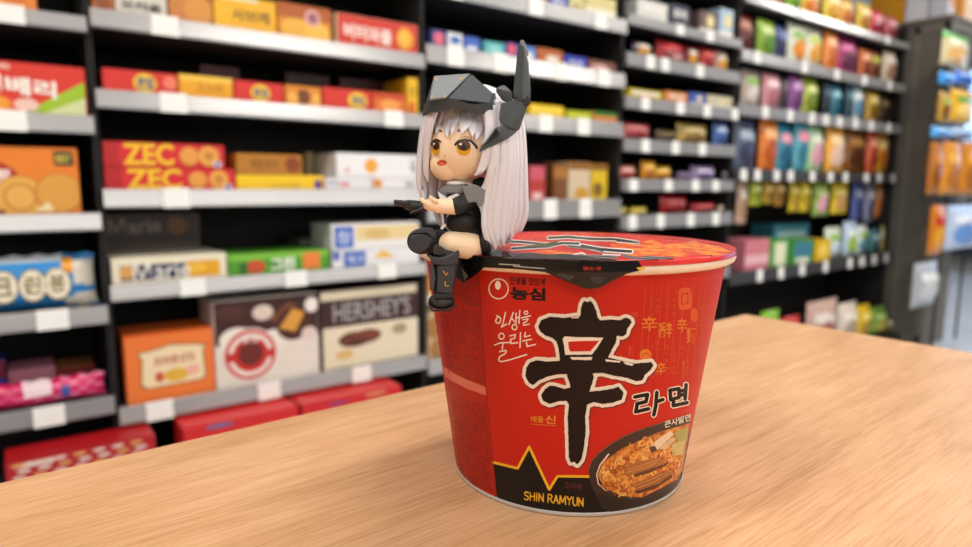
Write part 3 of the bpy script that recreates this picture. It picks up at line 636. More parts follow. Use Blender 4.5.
prism(b, [(526.4+4*math.cos(a), 101+5.6*math.sin(a)) for a in [math.pi*2*i/10 for i in range(10)]], 18, 25, DK, .5)
b.build('antenna_mount', FIG, A0)
exec_marker = None
# ================================================================== shelving
SHD = .40
BACKM = mat('#191817', .7); DARKM = mat('#1b1b1c', .6); BOARD = mat('#3a3a3b', .5); RAILL = mat('#c4c3c4', .22, metal=.6, var=.04, scale=20); RAILG = mat('#8b8b8e', .35, var=.05, scale=20); RAILD = mat('#3a393b', .4); TAGW = mat('#f1f1ee', .5)
def X_at(px, py, y=D): return on_y(px, py, y).x
def Z_at(px, py, y=D): return on_y(px, py, y).z
BAYX = [X_at(95, 130)-.9, X_at(96.5, 130), X_at(426, 130), X_at(624, 130), X_at(738, 120), X_at(905, 100)]
RAILS = {   # bay: (px, top, bottom, rail material)
 0: [(85, 16, 32, 'l'), (95, 116, 134, 'l'), (100, 212.7, 230, 'l'), (108, 305.4, 322.7, 'l'), (110, 397, 414, 'g')],
 1: [(88, 6, 25.5, 'l'), (95, 88, 107, 'l'), (102, 189, 208, 'l'), (109, 286, 302, 'l'), (118, 409, 426.5, 'l')],
 2: [(628, 19.8, 34.6, 'l'), (628, 74, 89, 'l'), (622, 122.5, 137, 'l'), (615, 199, 216, 'l'), (427, 361, 376, 'l')],
 3: [(634, 14, 25, 'g'), (626, 51, 65, 'g'), (626, 95, 108, 'g'), (622, 138, 151, 'g'), (618, 179, 191, 'g'), (613, 216, 230, 'g'), (735, 263, 276, 'g')],
 4: [(771, 0, 9, 'l'), (741, 48, 60, 'l'), (747, 104, 116, 'g'), (737, 169, 180, 'd'), (740, 272, 284, 'd')]}
TAGS = {0: [[8], [10], [], [52], [48]], 1: [[164], [173, 384+9], [176], [193, 296, 387], [160, 270, 362]], 2: [[455, 535, 600], [455, 500, 560, 603], [545, 583], [550, 585], []],
 3: [[680, 710], [650, 665, 700], [645, 680, 707, 735], [645, 675, 702], [633, 668, 695, 715], [632, 660, 690, 715], []],
 4: [[800, 850, 890], [757, 805, 838, 866, 892], [765, 790, 812, 826, 840, 856, 872, 890], [743, 757, 776, 790, 812, 830, 845, 866, 879, 893], [759, 780, 801, 824, 848, 860, 872, 884, 898]]}
BAYLAB = ['dark steel shelving bay cut by the left photo edge holding a blue cookie pouch', 'dark steel shelving bay with silver rails holding the orange sandwich biscuit carton',
          'dark steel shelving bay directly behind the seated figurine', 'dark steel shelving bay with close-set grey rails behind the cup rim', 'farthest dark steel shelving bay full of snack pouches beside the grey cabinet']
SHELFZ = {}; UNDER = {}
TOPZ = 1.35
for i in range(5):
    x0, x1 = BAYX[i], BAYX[i+1]
    root = empty('shelving_bay', ((x0+x1)/2, D+SHD/2, FLOOR_Z), BAYLAB[i], 'shelf', 'shelving bays along the aisle'); org = root.location.copy()
    g = .004
    b = MB(); b.box((x0+g, D+SHD, FLOOR_Z), (x1-g, D+SHD+.03, TOPZ), BACKM); b.build('back_panel', root, org)
    for xx in (x0+.0015, x1-.0065):
        b = MB(); b.box((xx, D+.02, FLOOR_Z), (xx+.005, D+SHD, TOPZ if i < 4 or xx == x0+.0015 else Z_at(905, 22)-.01), BACKM); b.build('side_panel', root, org)
    b = MB(); b.box((x0+.01, D-.1, FLOOR_Z), (x1-.01, D+SHD-.001, FLOOR_Z+DECK), DARKM, .004); b.build('base_deck', root, org)
    zs = [(Z_at(px, t), Z_at(px, bt2), rm) for px, t, bt2, rm in RAILS[i]]
    SHELFZ[i] = [z[0]-.006 for z in zs]; UNDER[i] = [9.0] + [z[0]-.031 for z in zs[:-1]]
    UNDER[i][0] = zs[0][0]+.24-.031 if i < 4 else 9.0
    zs2 = [(z, True) for z in zs]
    for z in ((zs[0][0]+.24), (zs[0][0]+.50)):
        if z < TOPZ-.05 and i < 4: zs2.append(((z, z-.035, 'l'), False))
    for j, ((zt, zb, rm), seen) in enumerate(zs2):
        b = MB(); b.box((x0+.008, D+.012, zt-.03), (x1-.008, D+SHD-.002, zt-.006), BOARD, .002); sh_ = b.build('shelf', root, org)
        b = MB(); M_ = {'l': RAILL, 'g': RAILG, 'd': RAILD}[rm]
        # C-shaped price rail, leaning back a touch
        pr = [(D+.012, zt), (D+.006, zt+.001), (D, zt-.002), (D-.004, zb+.004), (D-.002, zb), (D+.012, zb+.001)]
        V = [(x, y, z) for x in (x0+.004, x1-.004) for y, z in pr]; n = len(pr)
        b.add(V, [(k, (k+1) % n, n+(k+1) % n, n+k) for k in range(n)] + [tuple(range(n))[::-1], tuple(range(n, 2*n))], M_)
        b.build('price_rail', sh_, org)
        if seen:
            for px in TAGS[i][j]:
                py = RAILS[i][j][1]+6; X = X_at(px, py); wd = .031 if i < 3 else .024
                if not (x0+.03 < X < x1-.03): continue
                b = MB(); e = .003 if i < 3 else .001
                b.add([(X-wd, D-.0056-.0008, zb-e*.5), (X+wd, D-.0056-.0008, zb-e*.5), (X+wd, D-.0034, zt+e), (X-wd, D-.0034, zt+e), (X-wd, D-.0036, zb-e*.5), (X+wd, D-.0036, zb-e*.5), (X+wd, D-.0015, zt+e), (X-wd, D-.0015, zt+e)],
                      [(0, 1, 2, 3), (4, 7, 6, 5), (0, 4, 5, 1), (3, 2, 6, 7), (0, 3, 7, 4), (1, 5, 6, 2)], TAGW)
                b.build('price_tag', sh_, org)
# ================================================================== goods on the shelves
ORD = ['first', 'second', 'third', 'fourth', 'fifth', 'sixth', 'seventh', 'eighth', 'ninth', 'tenth', 'eleventh', 'twelfth', 'thirteenth', 'fourteenth', 'fifteenth', 'sixteenth']
def pm(h, gloss=.42): return mat(h, gloss, var=.04, scale=40)
def front_print(b, org_, w, h, y, items):
    S = min(w, h)
    for l, it in enumerate(items):
        k = it[0]; m = pm(it[1]); a = it[2:]; off = .0003+.00012*l
        sx = S/w; sy = S/h
        if k == 'r': T = tri_poly([(a[0], a[1]), (a[2], a[1]), (a[2], a[3]), (a[0], a[3])])
        elif k == 'p': T = tri_poly(list(a[0]))
        elif k == 'e': T = tri_poly(ell(a[0], a[1], a[2], a[3], 0, 20))
        elif k == 'c': T = tri_poly(ell(a[0], a[1], a[2]*sx, a[2]*sy, 0, 20))       # true circle, radius in share of short side
        elif k == 'o':                                                              # ring
            T = []; o1 = ell(a[0], a[1], a[2]*sx, a[2]*sy, 0, 24); i1 = ell(a[0], a[1], a[3]*sx, a[3]*sy, 0, 24)
            for q in range(24): T += [[o1[q], o1[(q+1) % 24], i1[(q+1) % 24]], [o1[q], i1[(q+1) % 24], i1[q]]]
        elif k == 't': T = tri_text(a[0], [(a[1], a[4]), (a[3], a[4]+(a[6] if len(a) > 6 else 0)), (a[3], a[2]+(a[6] if len(a) > 6 else 0)), (a[1], a[2])], a[5] if len(a) > 5 else .02)
        V = []; Fc = []
        for t in T:
            # keep the winding facing the aisle (-Y)
            (x0, y0), (x1, y1), (x2, y2) = t
            if (x1-x0)*(y2-y0)-(x2-x0)*(y1-y0) < 0: t = [t[0], t[2], t[1]]
            o = len(V); V += [(org_[0]+min(max(p[0], .006), .994)*w, y-off, org_[2]+min(max(p[1], .008), .992)*h) for p in t]; Fc.append((o, o+1, o+2))
        b.add(V, Fc, m)
USED = {}
def carton(name, cat, label, x0, x1, z0, z1, y, dep, col, items=(), group=None, bev=.0025, side=None):
    z0 += .0006; b = MB(); b.box((x0, y, z0), (x1, y+dep, z1), pm(side or col), bev)
    if side: items = [('r', col, .01, .015, .99, .985)] + list(items)
    front_print(b, (x0, y, z0), x1-x0, z1-z0, y, items)
    return tag(b.build(name, None, ((x0+x1)/2, y+dep/2, z0)), label, cat, group)
def pouch(name, cat, label, x0, x1, z0, z1, y, th, design, group=None, lean=0.0, crimp=True):
    nx, nz = 14, 18; b = MB(); w, h = x1-x0, z1-z0; rr = random.Random(int(x0*977+z0*313)); ph = rr.random()*6; sk = 0 if 'hang' in name else rr.uniform(-.04, .04)*h
    for sgn in (-1, 1):
        V = []; F_ = []
        for j in range(nz+1):
            t = j/nz
            for i in range(nx+1):
                s = i/nx; e = max(0, (1-abs(2*s-1)**2.6))*max(0, 1-abs(2*t-1)**3.2)
                wr = .06*math.sin(11*s+7*t+ph)+.05*math.sin(19*t-9*s+ph)
                sq = 1-.07*math.sin(math.pi*t)*0 - .05*(1-abs(2*t-1)**4)*1
                zz = z0+h*t
                if crimp and j in (0, nz): zz += .003*((i % 2)*2-1)
                V.append((x0+w/2+(s-.5)*w*sq+sk*t, y+th/2+sgn*th/2*e*(1+wr)+(.0006*sgn)+lean*h*t, max(zz, z0)))
        for j in range(nz):
            for i in range(nx):
                q = (j*(nx+1)+i, j*(nx+1)+i+1, (j+1)*(nx+1)+i+1, (j+1)*(nx+1)+i)
                F_.append(q if sgn < 0 else q[::-1])
        for f, (j, i) in zip(F_, [(j, i) for j in range(nz) for i in range(nx)]): 
            b.add([V[k] for k in f], [(0, 1, 2, 3)], mat(design((i+.5)/nx, (j+.5)/nz), .28, var=.04), True)
    o = b.build(name, None, ((x0+x1)/2, y+th/2, z0))
    bm_ = bmesh.new(); bm_.from_mesh(o.data); bmesh.ops.remove_doubles(bm_, verts=bm_.verts[:], dist=.0004); bm_.to_mesh(o.data); bm_.free()
    return tag(o, label, cat, group)
def des(base, band=None, blob=None, blob2=None, top=None):
    def f(s, t):
        if top and t > .78: return top
        if blob2 and ((s-.62)/.22)**2+((t-.25)/.16)**2 < 1: return blob2
        if blob and ((s-.48)/.34)**2+((t-.36)/.24)**2 < 1: return blob
        if band and .56 < t+.12*(s-.5) < .76 and .12 < s < .88: return band
        return base
    return f
YF = D+.024
def span(bay, sh, px0, px1, ytop, y=YF, zb=None):
    py = RAILS[bay][sh][1]; xm = (px0+px1)/2
    dx = (RAILS[bay][sh][0]-xm)
    z0 = SHELFZ[bay][sh] if zb is None else zb
    x0, x1 = X_at(px0, py, y), X_at(px1, py, y)
    return max(x0, BAYX[bay]+.012), min(x1, BAYX[bay+1]-.012), z0, min(Z_at(xm, ytop, y), UNDER[bay][sh]-.003)
def C(bay, sh, px0, px1, ytop, name, cat, label, col, items=(), dep=.16, y=YF, zb=None, side=None, group=None):
    x0, x1, z0, z1 = span(bay, sh, px0, px1, ytop, y, zb)
    return carton(name, cat, label, x0+.0006, x1-.0006, z0+.0008, z1, y, dep, col, items, group, side=side), z1
# ---- bay at the left edge
C(0, 0, -70, 38, -45, 'cracker_box', 'box', 'orange box whose foot shows on the top shelf of the left-edge bay', '#e5822e', [('r', '#f3d9c0', 0, 0, .6, .1), ('c', '#c9641c', .8, .5, .3)])
C(0, 1, -75, 91, 61, 'cookie_box', 'box', 'red box with white Korean letters and a lime green corner wedge', '#d8301f', [
    ('p', '#e8641f', [(0, 0), (.62, 0), (.5, .3), (.3, .45), (0, .5)]), ('e', '#f2a030', .3, .2, .2, .2), ('p', '#9fc422', [(.56, .02), (.99, .1), (.99, .72)]), ('p', '#d9dfa8', [(.68, .02), (.99, .02), (.99, .4)]), ('e', '#f1c9bd', .6, .2, .08, .12),
    ('t', '#f7efe6', '쉬베리', .3, .42, .8, .76, .04, -.08), ('t', '#f3d9c9', '상큼한', .3, .84, .52, .95, .02)], dep=.09)
C(0, 2, -80, 82, 146, 'cracker_box', 'box', 'orange cracker box with two round golden crackers and a dark badge', '#e8801c', [
    ('e', '#b3251d', .38, .56, .22, .24), ('t', '#f7e9e2', '랏트', .36, .46, .56, .68, .04), ('c', '#b9691e', .6, .26, .33), ('c', '#e3a74a', .6, .27, .31), ('c', '#b9691e', .86, .32, .31), ('c', '#dd9c40', .86, .33, .29), ('c', '#c98432', .6, .27, .2), ('c', '#e6ad52', .6, .27, .17),
    ('p', '#f0dfae', [(.68, .06), (.78, .2), (.82, .06)]), ('p', '#6b2a14', [(.36, .02), (.5, .1), (.5, .02)]), ('r', '#241d12', .84, .74, .97, .95), ('t', '#dcc24a', 'BEST', .855, .78, .955, .9)], dep=.1)
x0, x1, z0, z1 = span(0, 3, -75, 105, 258)
pouch('cookie_pouch', 'snack bag', 'sky blue cookie pouch with cream Korean letters and an orange spot', x0, x1, z0, z1, YF, .09, lambda s, t: '#f0a028' if ((s-.83)/.045)**2+((t-.8)/.12)**2 < 1 else '#e9e2d2' if (((s-.93)/.06)**2+((t-.66)/.3)**2 < 1 or ((s-.9)/.1)**2+((t-.15)/.14)**2 < 1) else '#dfe9f2' if t > .88 and s < .8 else '#2f8fd6')
# lettering plates printed on the pouch face
P0 = bpy.data.objects['cookie_pouch']; mbp = MB()
for cx_, ch in ((.42, '크'), (.585, '린'), (.73, '봉')):
    front_print(mbp, (x0, 0, z0), x1-x0, z1-z0, YF-.004, [('e', '#7d6a4a', cx_, .5, .085, .3), ('e', '#efe6cf', cx_, .5, .078, .27), ('t', '#d9c9a0', ch, cx_-.05, .33, cx_+.05, .68, .05), ('t', '#4a3a26', ch, cx_-.045, .35, cx_+.045, .66, .0)])
lt = mbp.build('lettering', None, P0.location); lt.location = (0, 0, 0); lt.parent = P0
x0, x1, z0, z1 = span(0, 4, 10, 58, 368, D+.1); carton('candy_box', 'box', 'white and pink box half hidden behind the foil chocolate bar', x0, x1, z0, z1, D+.1, .1, '#b9768a', [('e', '#efe6e6', .5, .3, .45, .3)])
x0, x1, z0, z1 = span(0, 4, 60, 98, 366, D+.1); carton('candy_box', 'box', 'tan brown box at the right end behind the foil chocolate bar', x0, x1, z0, z1, D+.1, .1, '#9c6238', [('r', '#7a2222', 0, .7, 1, 1)])
x0, x1, z0, z1 = span(0, 4, -40, 8, 362, D+.1); carton('candy_box', 'box', 'dark blue box at the left photo edge behind the foil chocolate bar', x0, x1, z0, z1, D+.1, .1, '#2a3a9c', [('r', '#7a1030', .0, .6, 1, 1)])
x0, x1, z0, z1 = span(0, 4, -30, 109, 384)
pouch('chocolate_bar', 'chocolate bar', 'shiny pink foil wrapped bar lying along the front of its shelf', x0, x1, z0+.002, z0+.062, YF-.004, .05, lambda s, t: '#f3dbe2' if .38 < s < .56 and t > .45 else '#3a4fa0' if .62 < s < .74 and .3 < t < .7 else '#e87aa4' if (int(s*37)+int(t*11)) % 5 == 0 else '#cf1d5c')
# ---- bay with the silver rails
o, _ = C(1, 0, 92, 114, -14, 'cookie_box', 'box', 'small orange brown box at the left end of the topmost silver rail', '#c9702c', [('c', '#8f4a1c', .5, .4, .4)])
C(1, 0, 115, 167, -14, 'cookie_box', 'box', 'pale box with dark lettering beside the small orange brown box', '#d9d2c8', [('t', '#22201e', '오리온', .1, .22, .9, .5, .04), ('r', '#b5352a', 0, 0, .5, .1)])
C(1, 0, 168, 212, -10, 'cracker_box', 'box', 'brown box with fried cookie picture left of the yellow boxes', '#9b4f1e', [('c', '#c9803a', .3, .4, .4), ('c', '#d9923f', .7, .45, .42)])
C(1, 0, 213, 276, -3, 'cracker_box', 'box', 'bright yellow box with dark Korean letters on the topmost silver rail', '#f0b41c', [('t', '#4a3a10', '사브레', .28, .3, .88, .66, .02), ('r', '#e8dcae', .1, .86, .7, .98)])
C(1, 0, 277, 331, 5, 'cracker_box', 'box', 'orange box with golden cookie heap and a round pink badge', '#d98a22', [('r', '#b0581c', 0, .6, 1, 1), ('e', '#eab040', .35, .3, .3, .3), ('e', '#f0bc4a', .72, .25, .25, .28), ('c', '#d9a7a0', .64, .66, .24), ('c', '#9a5a6a', .64, .66, .15)])
C(1, 0, 336, 421, 19, 'waffle_box', 'box', 'cream framed red box with white lettering and a golden waffle', '#cf3426', [('t', '#f4e4da', '버터와플', .08, .26, .66, .74, .03, -.04), ('e', '#e6a02a', .83, .5, .11, .36), ('e', '#f2bb48', .82, .52, .07, .24)], side='#ecd9bd')
C(1, 1, 103, 178, 71, 'corn_snack_box', 'box', 'flat red box with a yellow and blue emblem left of a flat yellow box', '#d62b22', [('e', '#e9c02c', .55, .5, .16, .42), ('t', '#27408f', '콘칩', .44, .26, .66, .74, .03), ('c', '#ee7a60', .9, .6, .3)])
C(1, 1, 179, 233, 76, 'corn_snack_box', 'box', 'flat yellow box between the flat red emblem boxes', '#eca612', [('t', '#b5741a', '고소미', .3, .3, .8, .7, .02), ('r', '#f5c64a', 0, .75, 1, 1)])
C(1, 1, 234, 284, 82, 'corn_snack_box', 'box', 'flat red box with blue and gold emblem right of the flat yellow box', '#d62b22', [('e', '#e9c02c', .52, .5, .2, .4), ('t', '#27408f', '콘칩', .38, .3, .66, .7, .03)])
C(1, 1, 285, 321, 86, 'corn_snack_box', 'box', 'flat amber box with dark cookie picture on the second silver rail', '#dd8a24', [('c', '#7a3a1a', .5, .5, .35), ('e', '#f0ae4a', .2, .4, .16, .3), ('e', '#f0ae4a', .85, .4, .14, .3)])
C(1, 1, 322, 372, 89, 'corn_snack_box', 'box', 'flat red box with gold emblem ending next to an orange one', '#d43024', [('e', '#e9c02c', .7, .5, .2, .4), ('t', '#27408f', '콘칩', .58, .3, .84, .7, .03)])
C(1, 1, 373, 406, 93, 'corn_snack_box', 'box', 'flat orange box left of the tall yellow box by the figurine', '#e2722a', [('r', '#c9461e', 0, .7, 1, 1), ('e', '#f0a050', .5, .4, .3, .3)])
C(1, 1, 407, 423, 78, 'cracker_box', 'box', 'tall yellow box just left of the figurine visor', '#e8b81e', [('t', '#7a5a14', '치즈', .2, .5, .8, .75, .03), ('e', '#d9601c', .4, .2, .3, .18)])
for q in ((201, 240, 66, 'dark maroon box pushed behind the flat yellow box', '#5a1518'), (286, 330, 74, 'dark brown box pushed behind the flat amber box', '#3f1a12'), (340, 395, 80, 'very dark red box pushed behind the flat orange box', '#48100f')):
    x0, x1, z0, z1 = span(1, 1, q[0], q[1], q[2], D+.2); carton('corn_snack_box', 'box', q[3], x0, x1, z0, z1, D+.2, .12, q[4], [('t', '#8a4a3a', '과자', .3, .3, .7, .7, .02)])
x0, x1, z0, z1 = span(1, 2, 99, 236, 168); ZI = [('r', '#b5121c', 0, 0, .12, 1), ('t', '#f2c21c', 'ZEC', .15, .08, .56, .96, .03, .02), ('c', '#b3581c', .69, .48, .4), ('c', '#e39a40', .69, .5, .38), ('c', '#b3581c', .86, .5, .44), ('c', '#e8a348', .86, .52, .42), ('c', '#c98234', .86, .52, .2), ('r', '#e9e6ee', .9, .06, .965, .3), ('e', '#3b54a8', .932, .18, .022, .1)]
carton('cracker_box', 'box', 'lower of two stacked red cracker boxes with big yellow capitals', x0, x1, z0, z1, YF, .16, '#d31f26', ZI)
za = z1; x0, x1, z0, z1 = span(1, 2, 93, 226, 143); carton('cracker_box', 'box', 'upper of two stacked red cracker boxes with big yellow capitals', x0, x1, za+.0003, z1, YF, .16, '#d31f26', ZI)
x0, x1, z0, z1 = span(1, 2, 237, 324, 175); carton('cookie_box', 'box', 'thin bright yellow box under the brown gold box', x0, x1, z0, z1, YF, .16, '#f2c818', [('t', '#c9a03a', '다이제', .4, .1, .7, .5, .02), ('e', '#6a3a8a', .93, .4, .05, .35)])
x0, x1, _, z2 = span(1, 2, 237, 303, 154); carton('cookie_box', 'box', 'brown gold box lying on the thin bright yellow box', x0+.001, x1, z1+.0003, z2, YF, .16, '#b5761c', [('t', '#7a4a12', '계란과자', .2, .25, .62, .75, .02), ('e', '#8a3c14', .85, .5, .12, .4)])
x0, x1, z0, z1 = span(1, 2, 326, 372, 178); carton('cookie_box', 'box', 'thin white box with faint red mark under the taller white stack', x0, x1, z0, z1, YF, .16, '#e9e7ea', [('e', '#d99a9a', .4, .5, .12, .2), ('t', '#5a5aa0', '하비', .05, .4, .25, .8, .01)])
x0, x1, z0b, z1b = span(1, 2, 373, 421, 177); carton('cookie_box', 'box', 'thin white box at the right end of the third silver rail', x0, x1, z0b, z1, YF, .16, '#eceaec', [('e', '#e0902c', .1, .6, .1, .35), ('t', '#4a4a55', '에이스', .7, .2, .95, .8, .01)])
x0, x1, _, z2 = span(1, 2, 337, 421, 154); carton('cookie_box', 'box', 'wide white box with an orange sun emblem atop two thin white boxes', x0, x1, z1+.0003, z2, YF, .16, '#eeecee', [('c', '#eda83c', .4, .5, .3), ('t', '#3f3f48', '곡물', .88, .2, .96, .8, .01), ('e', '#e0b0b0', .12, .3, .03, .1)])
for k, q in enumerate(((306, 319, '#a89a6c', 'beige jar standing left of its darker twin behind the yellow box'), (320, 333, '#8b7b52', 'darker beige jar standing beside the wide white sun box'))):
    x0, x1, z0, z1 = span(1, 2, q[0], q[1], 152, D+.19); b = MB(); r = (x1-x0)/2; h = z1-z0
    b.lathe([(0.0001, 0), (r*.9, 0), (r, .004), (r, h*.74), (r*.8, h*.82), (r*.84, h*.84), (r*.84, h*.97), (r*.8, h), (.0001, h)], ((x0+x1)/2, D+.19+r, z0), pm(q[2]), 24); tag(b.build('biscuit_jar', None, ((x0+x1)/2, D+.19+r, z0)), q[3], 'jar')
x0, x1, z0, z1 = span(1, 3, 110, 228, 256); MI = [('r', '#ebe3c8', 0, .82, 1, 1), ('r', '#26264f', .07, .16, .62, .72), ('e', '#d9a05a', .12, .48, .06, .26), ('r', '#e6a417', .63, .16, .93, .76), ('e', '#f0bb3c', .72, .5, .09, .2), ('t', '#eeeae2', 'Ｍarie', .17, .1, .66, .84, .006, .04)]
carton('cookie_box', 'box', 'cream biscuit box with white script on a navy band and yellow cookies', x0, x1, z0, z1, YF, .18, '#e8e0c8', MI)
x0, x1, z0, z1 = span(1, 3, 103, 203, 213, D+.225); carton('cookie_box', 'box', 'cream biscuit box standing upright behind its twin, painted brown for shade', x0, x1, z0, z1, D+.225, .12, '#4a3a30', [('r', '#3a2c2a', .04, .5, .96, .96), ('t', '#8a7868', 'Ｍarie', .08, .66, .6, .92, .02, .02), ('e', '#7a4a1c', .76, .78, .1, .16)])  # same box as the front one, shadow put into its colours
x0, x1, z0, z1 = span(1, 3, 229, 330, 252); carton('cookie_box', 'box', 'low green box with white lettering and an orange picture', x0, x1, z0, z1, YF, .16, '#4f9a2a', [('r', '#7cbc3c', 0, .7, 1, 1), ('t', '#eef2e6', '그린', .4, .16, .64, .76, .04), ('e', '#c9502c', .25, .4, .1, .3), ('r', '#e9823a', .72, .15, .9, .9), ('r', '#2c6a22', .1, .1, .18, .6)])
x0, x1, z0, z1 = span(1, 3, 333, 420, 249); carton('cracker_box', 'box', 'lower white box with blue squares and a yellow cracker', x0, x1, z0, z1, YF, .16, '#e9e9ec', [('r', '#2f5fbf', .12, .1, .36, .95), ('t', '#dfe6f6', '제크', .15, .25, .34, .75, .01), ('p', '#eebb4a', [(.45, .5), (.56, .95), (.7, .45)]), ('r', '#5a72b8', .0, .5, .08, 1)])
za = z1; x0, x1, _, z1 = span(1, 3, 333, 420, 223); carton('cracker_box', 'box', 'upper white box with a blue square and pale cracker band', x0, x1, za+.0003, z1, YF, .16, '#eceaea', [('r', '#2c5fc0', .03, .1, .23, .9), ('t', '#dfe6f6', '참', .06, .25, .2, .75, .01), ('r', '#e8cf9a', .26, .35, .98, .9), ('e', '#d9b878', .5, .6, .14, .22)])
x0, x1, z0, z1 = span(1, 3, 300, 331, 238, D+.2); carton('cracker_box', 'box', 'white box behind the right end of the green box, painted grey for shade', x0, x1, z0, z1, D+.2, .12, '#55534f', [('r', '#7a7872', .1, .6, .9, .9)])  # white stack whose grey tones hold the shade
x0, x1, z0, z1 = span(1, 4, 119, 217, 333); carton('cream_biscuit_box', 'box', 'tall orange biscuit box with a cream scalloped label and strawberry', x0+.014, x1, z0, z1, YF, .15, '#ec7a34', [
    ('p', '#8f6b2a', [(.15, .26), (.2, .2), (.86, .22), (.9, .3), (.88, .7), (.93, .76), (.78, .8), (.5, .84), (.3, .78), (.13, .76), (.17, .66)]), ('p', '#f1dcb4', [(.17, .28), (.22, .22), (.84, .24), (.88, .3), (.86, .7), (.9, .74), (.78, .78), (.5, .815), (.3, .76), (.15, .74), (.19, .66)]), ('t', '#b5502c', '크라운산도', .3, .52, .78, .66, .03, .02), ('e', '#e2b23a', .55, .36, .14, .1), ('e', '#cf5a34', .36, .36, .05, .08), ('e', '#edb3a0', .74, .4, .08, .08)], side='#e0682a')
x0, x1, z0, z1 = span(1, 4, 218, 321, 297); carton('chocolate_pie_box', 'box', 'large white and brown cake box with a round red stamp', x0, x1, z0, z1, YF, .16, '#e8ded4', [
    ('r', '#3a1712', 0, .5, 1, 1), ('e', '#4c241a', .15, .86, .14, .08), ('e', '#eee4da', .2, .55, .16, .14), ('e', '#eee4da', .55, .5, .14, .12), ('e', '#dccabb', .45, .83, .1, .09), ('p', '#7a4426', [(.5, .74), (.7, .92), (.78, .88), (.6, .68)]), ('e', '#4a1d12', .74, .66, .17, .2), ('p', '#d99a3c', [(.6, .62), (.74, .84), (.86, .78), (.76, .56)]), ('e', '#efe6de', .93, .86, .07, .09), ('e', '#e3cfc6', .9, .52, .08, .08),
    ('c', '#efe2da', .32, .36, .31), ('o', '#cc2f2a', .32, .36, .29, .25), ('c', '#c62a26', .32, .36, .2), ('c', '#6a1f18', .32, .37, .14), ('r', '#c62a26', .1, .3, .54, .4), ('c', '#6a1f18', .32, .37, .14), ('t', '#efe2da', '몽셸', .24, .5, .4, .58, .02)])
x0, x1, z0, z1 = span(1, 4, 323, 420, 287); carton('chocolate_cookie_box', 'box', 'chocolate brown box with silver capitals above a cream picture panel', x0, x1, z0, z1, YF, .16, '#3a1a18', [
    ('r', '#dccfb4', .0, .88, .97, 1), ('t', '#a9a4a6', "HERSHEY'S", .12, .6, .9, .84, .012), ('r', '#e6dabf', .02, .02, .98, .54), ('e', '#6a3322', .32, .36, .16, .1), ('e', '#7a3d26', .45, .38, .14, .09), ('e', '#54281a', .36, .32, .1, .05), ('e', '#dbb878', .22, .18, .09, .06), ('e', '#a69a76', .78, .42, .08, .07)])
def low(px0, px1, ytop, name, cat, label, col, items):
    y = D-.09; x0, x1 = X_at(px0, ytop+20, y), X_at(px1, ytop+10, y); z1 = min(Z_at((px0+px1)/2, ytop, y), Z_at(118, 426.5)-.008); carton(name, cat, label, x0, x1, FLOOR_Z+DECK+.0005, z1, y, .105, col, items)
IT = []
for r_ in range(7):
    for c_ in range(7): IT.append(('e', '#efd9cf' if (r_+c_) % 3 else '#e9b06a', .08+.13*c_+.03*(r_ % 2), .975-.045*r_, .045, .012))
low(4, 156, 440, 'chocolate_bar_case', 'box', 'big red case with rows of white print at the lower left', '#b3181f', [('r', '#efe3d6', .08, .955, .3, .985)] + IT)
low(183, 299, 416, 'chocolate_pie_box', 'box', 'red box with a blue grey oval beside the big red case', '#cf1f22', [('r', '#e03a34', 0, .985, 1, 1), ('e', '#5a6a9a', .3, .97, .12, .018)])
low(302, 402, 388, 'chocolate_pie_box', 'box', 'red box nearest the cup on the lowest shelf, tan cookie print', '#cb1c20', [('e', '#d9a06a', .72, .97, .12, .012), ('e', '#6a4a9a', .34, .955, .1, .01)])
# ---- bay right behind the figurine
def row(bay, sh, lst, where, name, cat, kindw, bot=None, pou=False, y=YF, th=None):
    k = 0
    for it in lst:
        px0, px1, yt, col, desc = it[:5]; items = it[5] if len(it) > 5 else None
        x0, x1, z0, z1 = span(bay, sh, px0, px1, yt, y)
        if x1-x0 < .01: continue
        lab = f'{desc} {kindw}, {ORD[k]} from left {where}'; k += 1
        if pou:
            w = x1-x0; c2, c3, c4 = (items or ('#efe8da', '#d9a03a', None))
            pouch(name, cat, lab, x0-.002, x1+.002, z0+.004, z1, y+.012*(k % 2), th or min(.07, w*.55), des(col, c2, c3, c4), lean=.03)
        else:
            if items is None:
                q = R.random(); items = [('r', '#efeae2', .1, .5, .9, .8), ('e', '#d9902c', .5, .3, .3, .2)] if q < .4 else [('r', '#f0ece6', .0, .0, 1, .25), ('c', '#e8d9a0', .6, .6, .28)] if q < .7 else [('t', '#f4f0ea', '과자', .15, .4, .85, .8, .03), ('r', '#2a2422', 0, 0, 1, .12)]
            carton(name, cat, lab, x0+.0006, x1-.0006, z0+.0002, z1, y, .15, col, items)
W_ = lambda s, b_: f'on the {s} shelf {b_}'
B2 = 'behind the figurine'
row(2, 0, [(432, 466, -26, '#e6e6ec', 'white and blue', [('r', '#3a5fc0', 0, .3, .35, .6), ('t', '#3a4a90', '우유', .5, .2, .9, .5, .02)]), (467, 497, -20, '#dfe2ee', 'pale blue', [('e', '#4a6fd0', .5, .3, .3, .2)]), (498, 524, -16, '#5a3a34', 'dark brown', [('e', '#c9a080', .5, .3, .3, .2)]), (525, 548, -12, '#9c6a54', 'tan', [('r', '#e9dccd', .1, .1, .9, .3)]), (549, 568, -8, '#2f46b4', 'royal blue', [('t', '#e6e8f4', '칸', .2, .25, .8, .6, .03)]), (569, 584, -4, '#d9ce96', 'straw yellow', [('e', '#b59c4a', .5, .3, .3, .2)]), (585, 616, -4, '#d6c98a', 'sand coloured', [('r', '#efe9d2', 0, .1, 1, .4)])], W_('highest', B2), 'cookie_box', 'box', 'box')
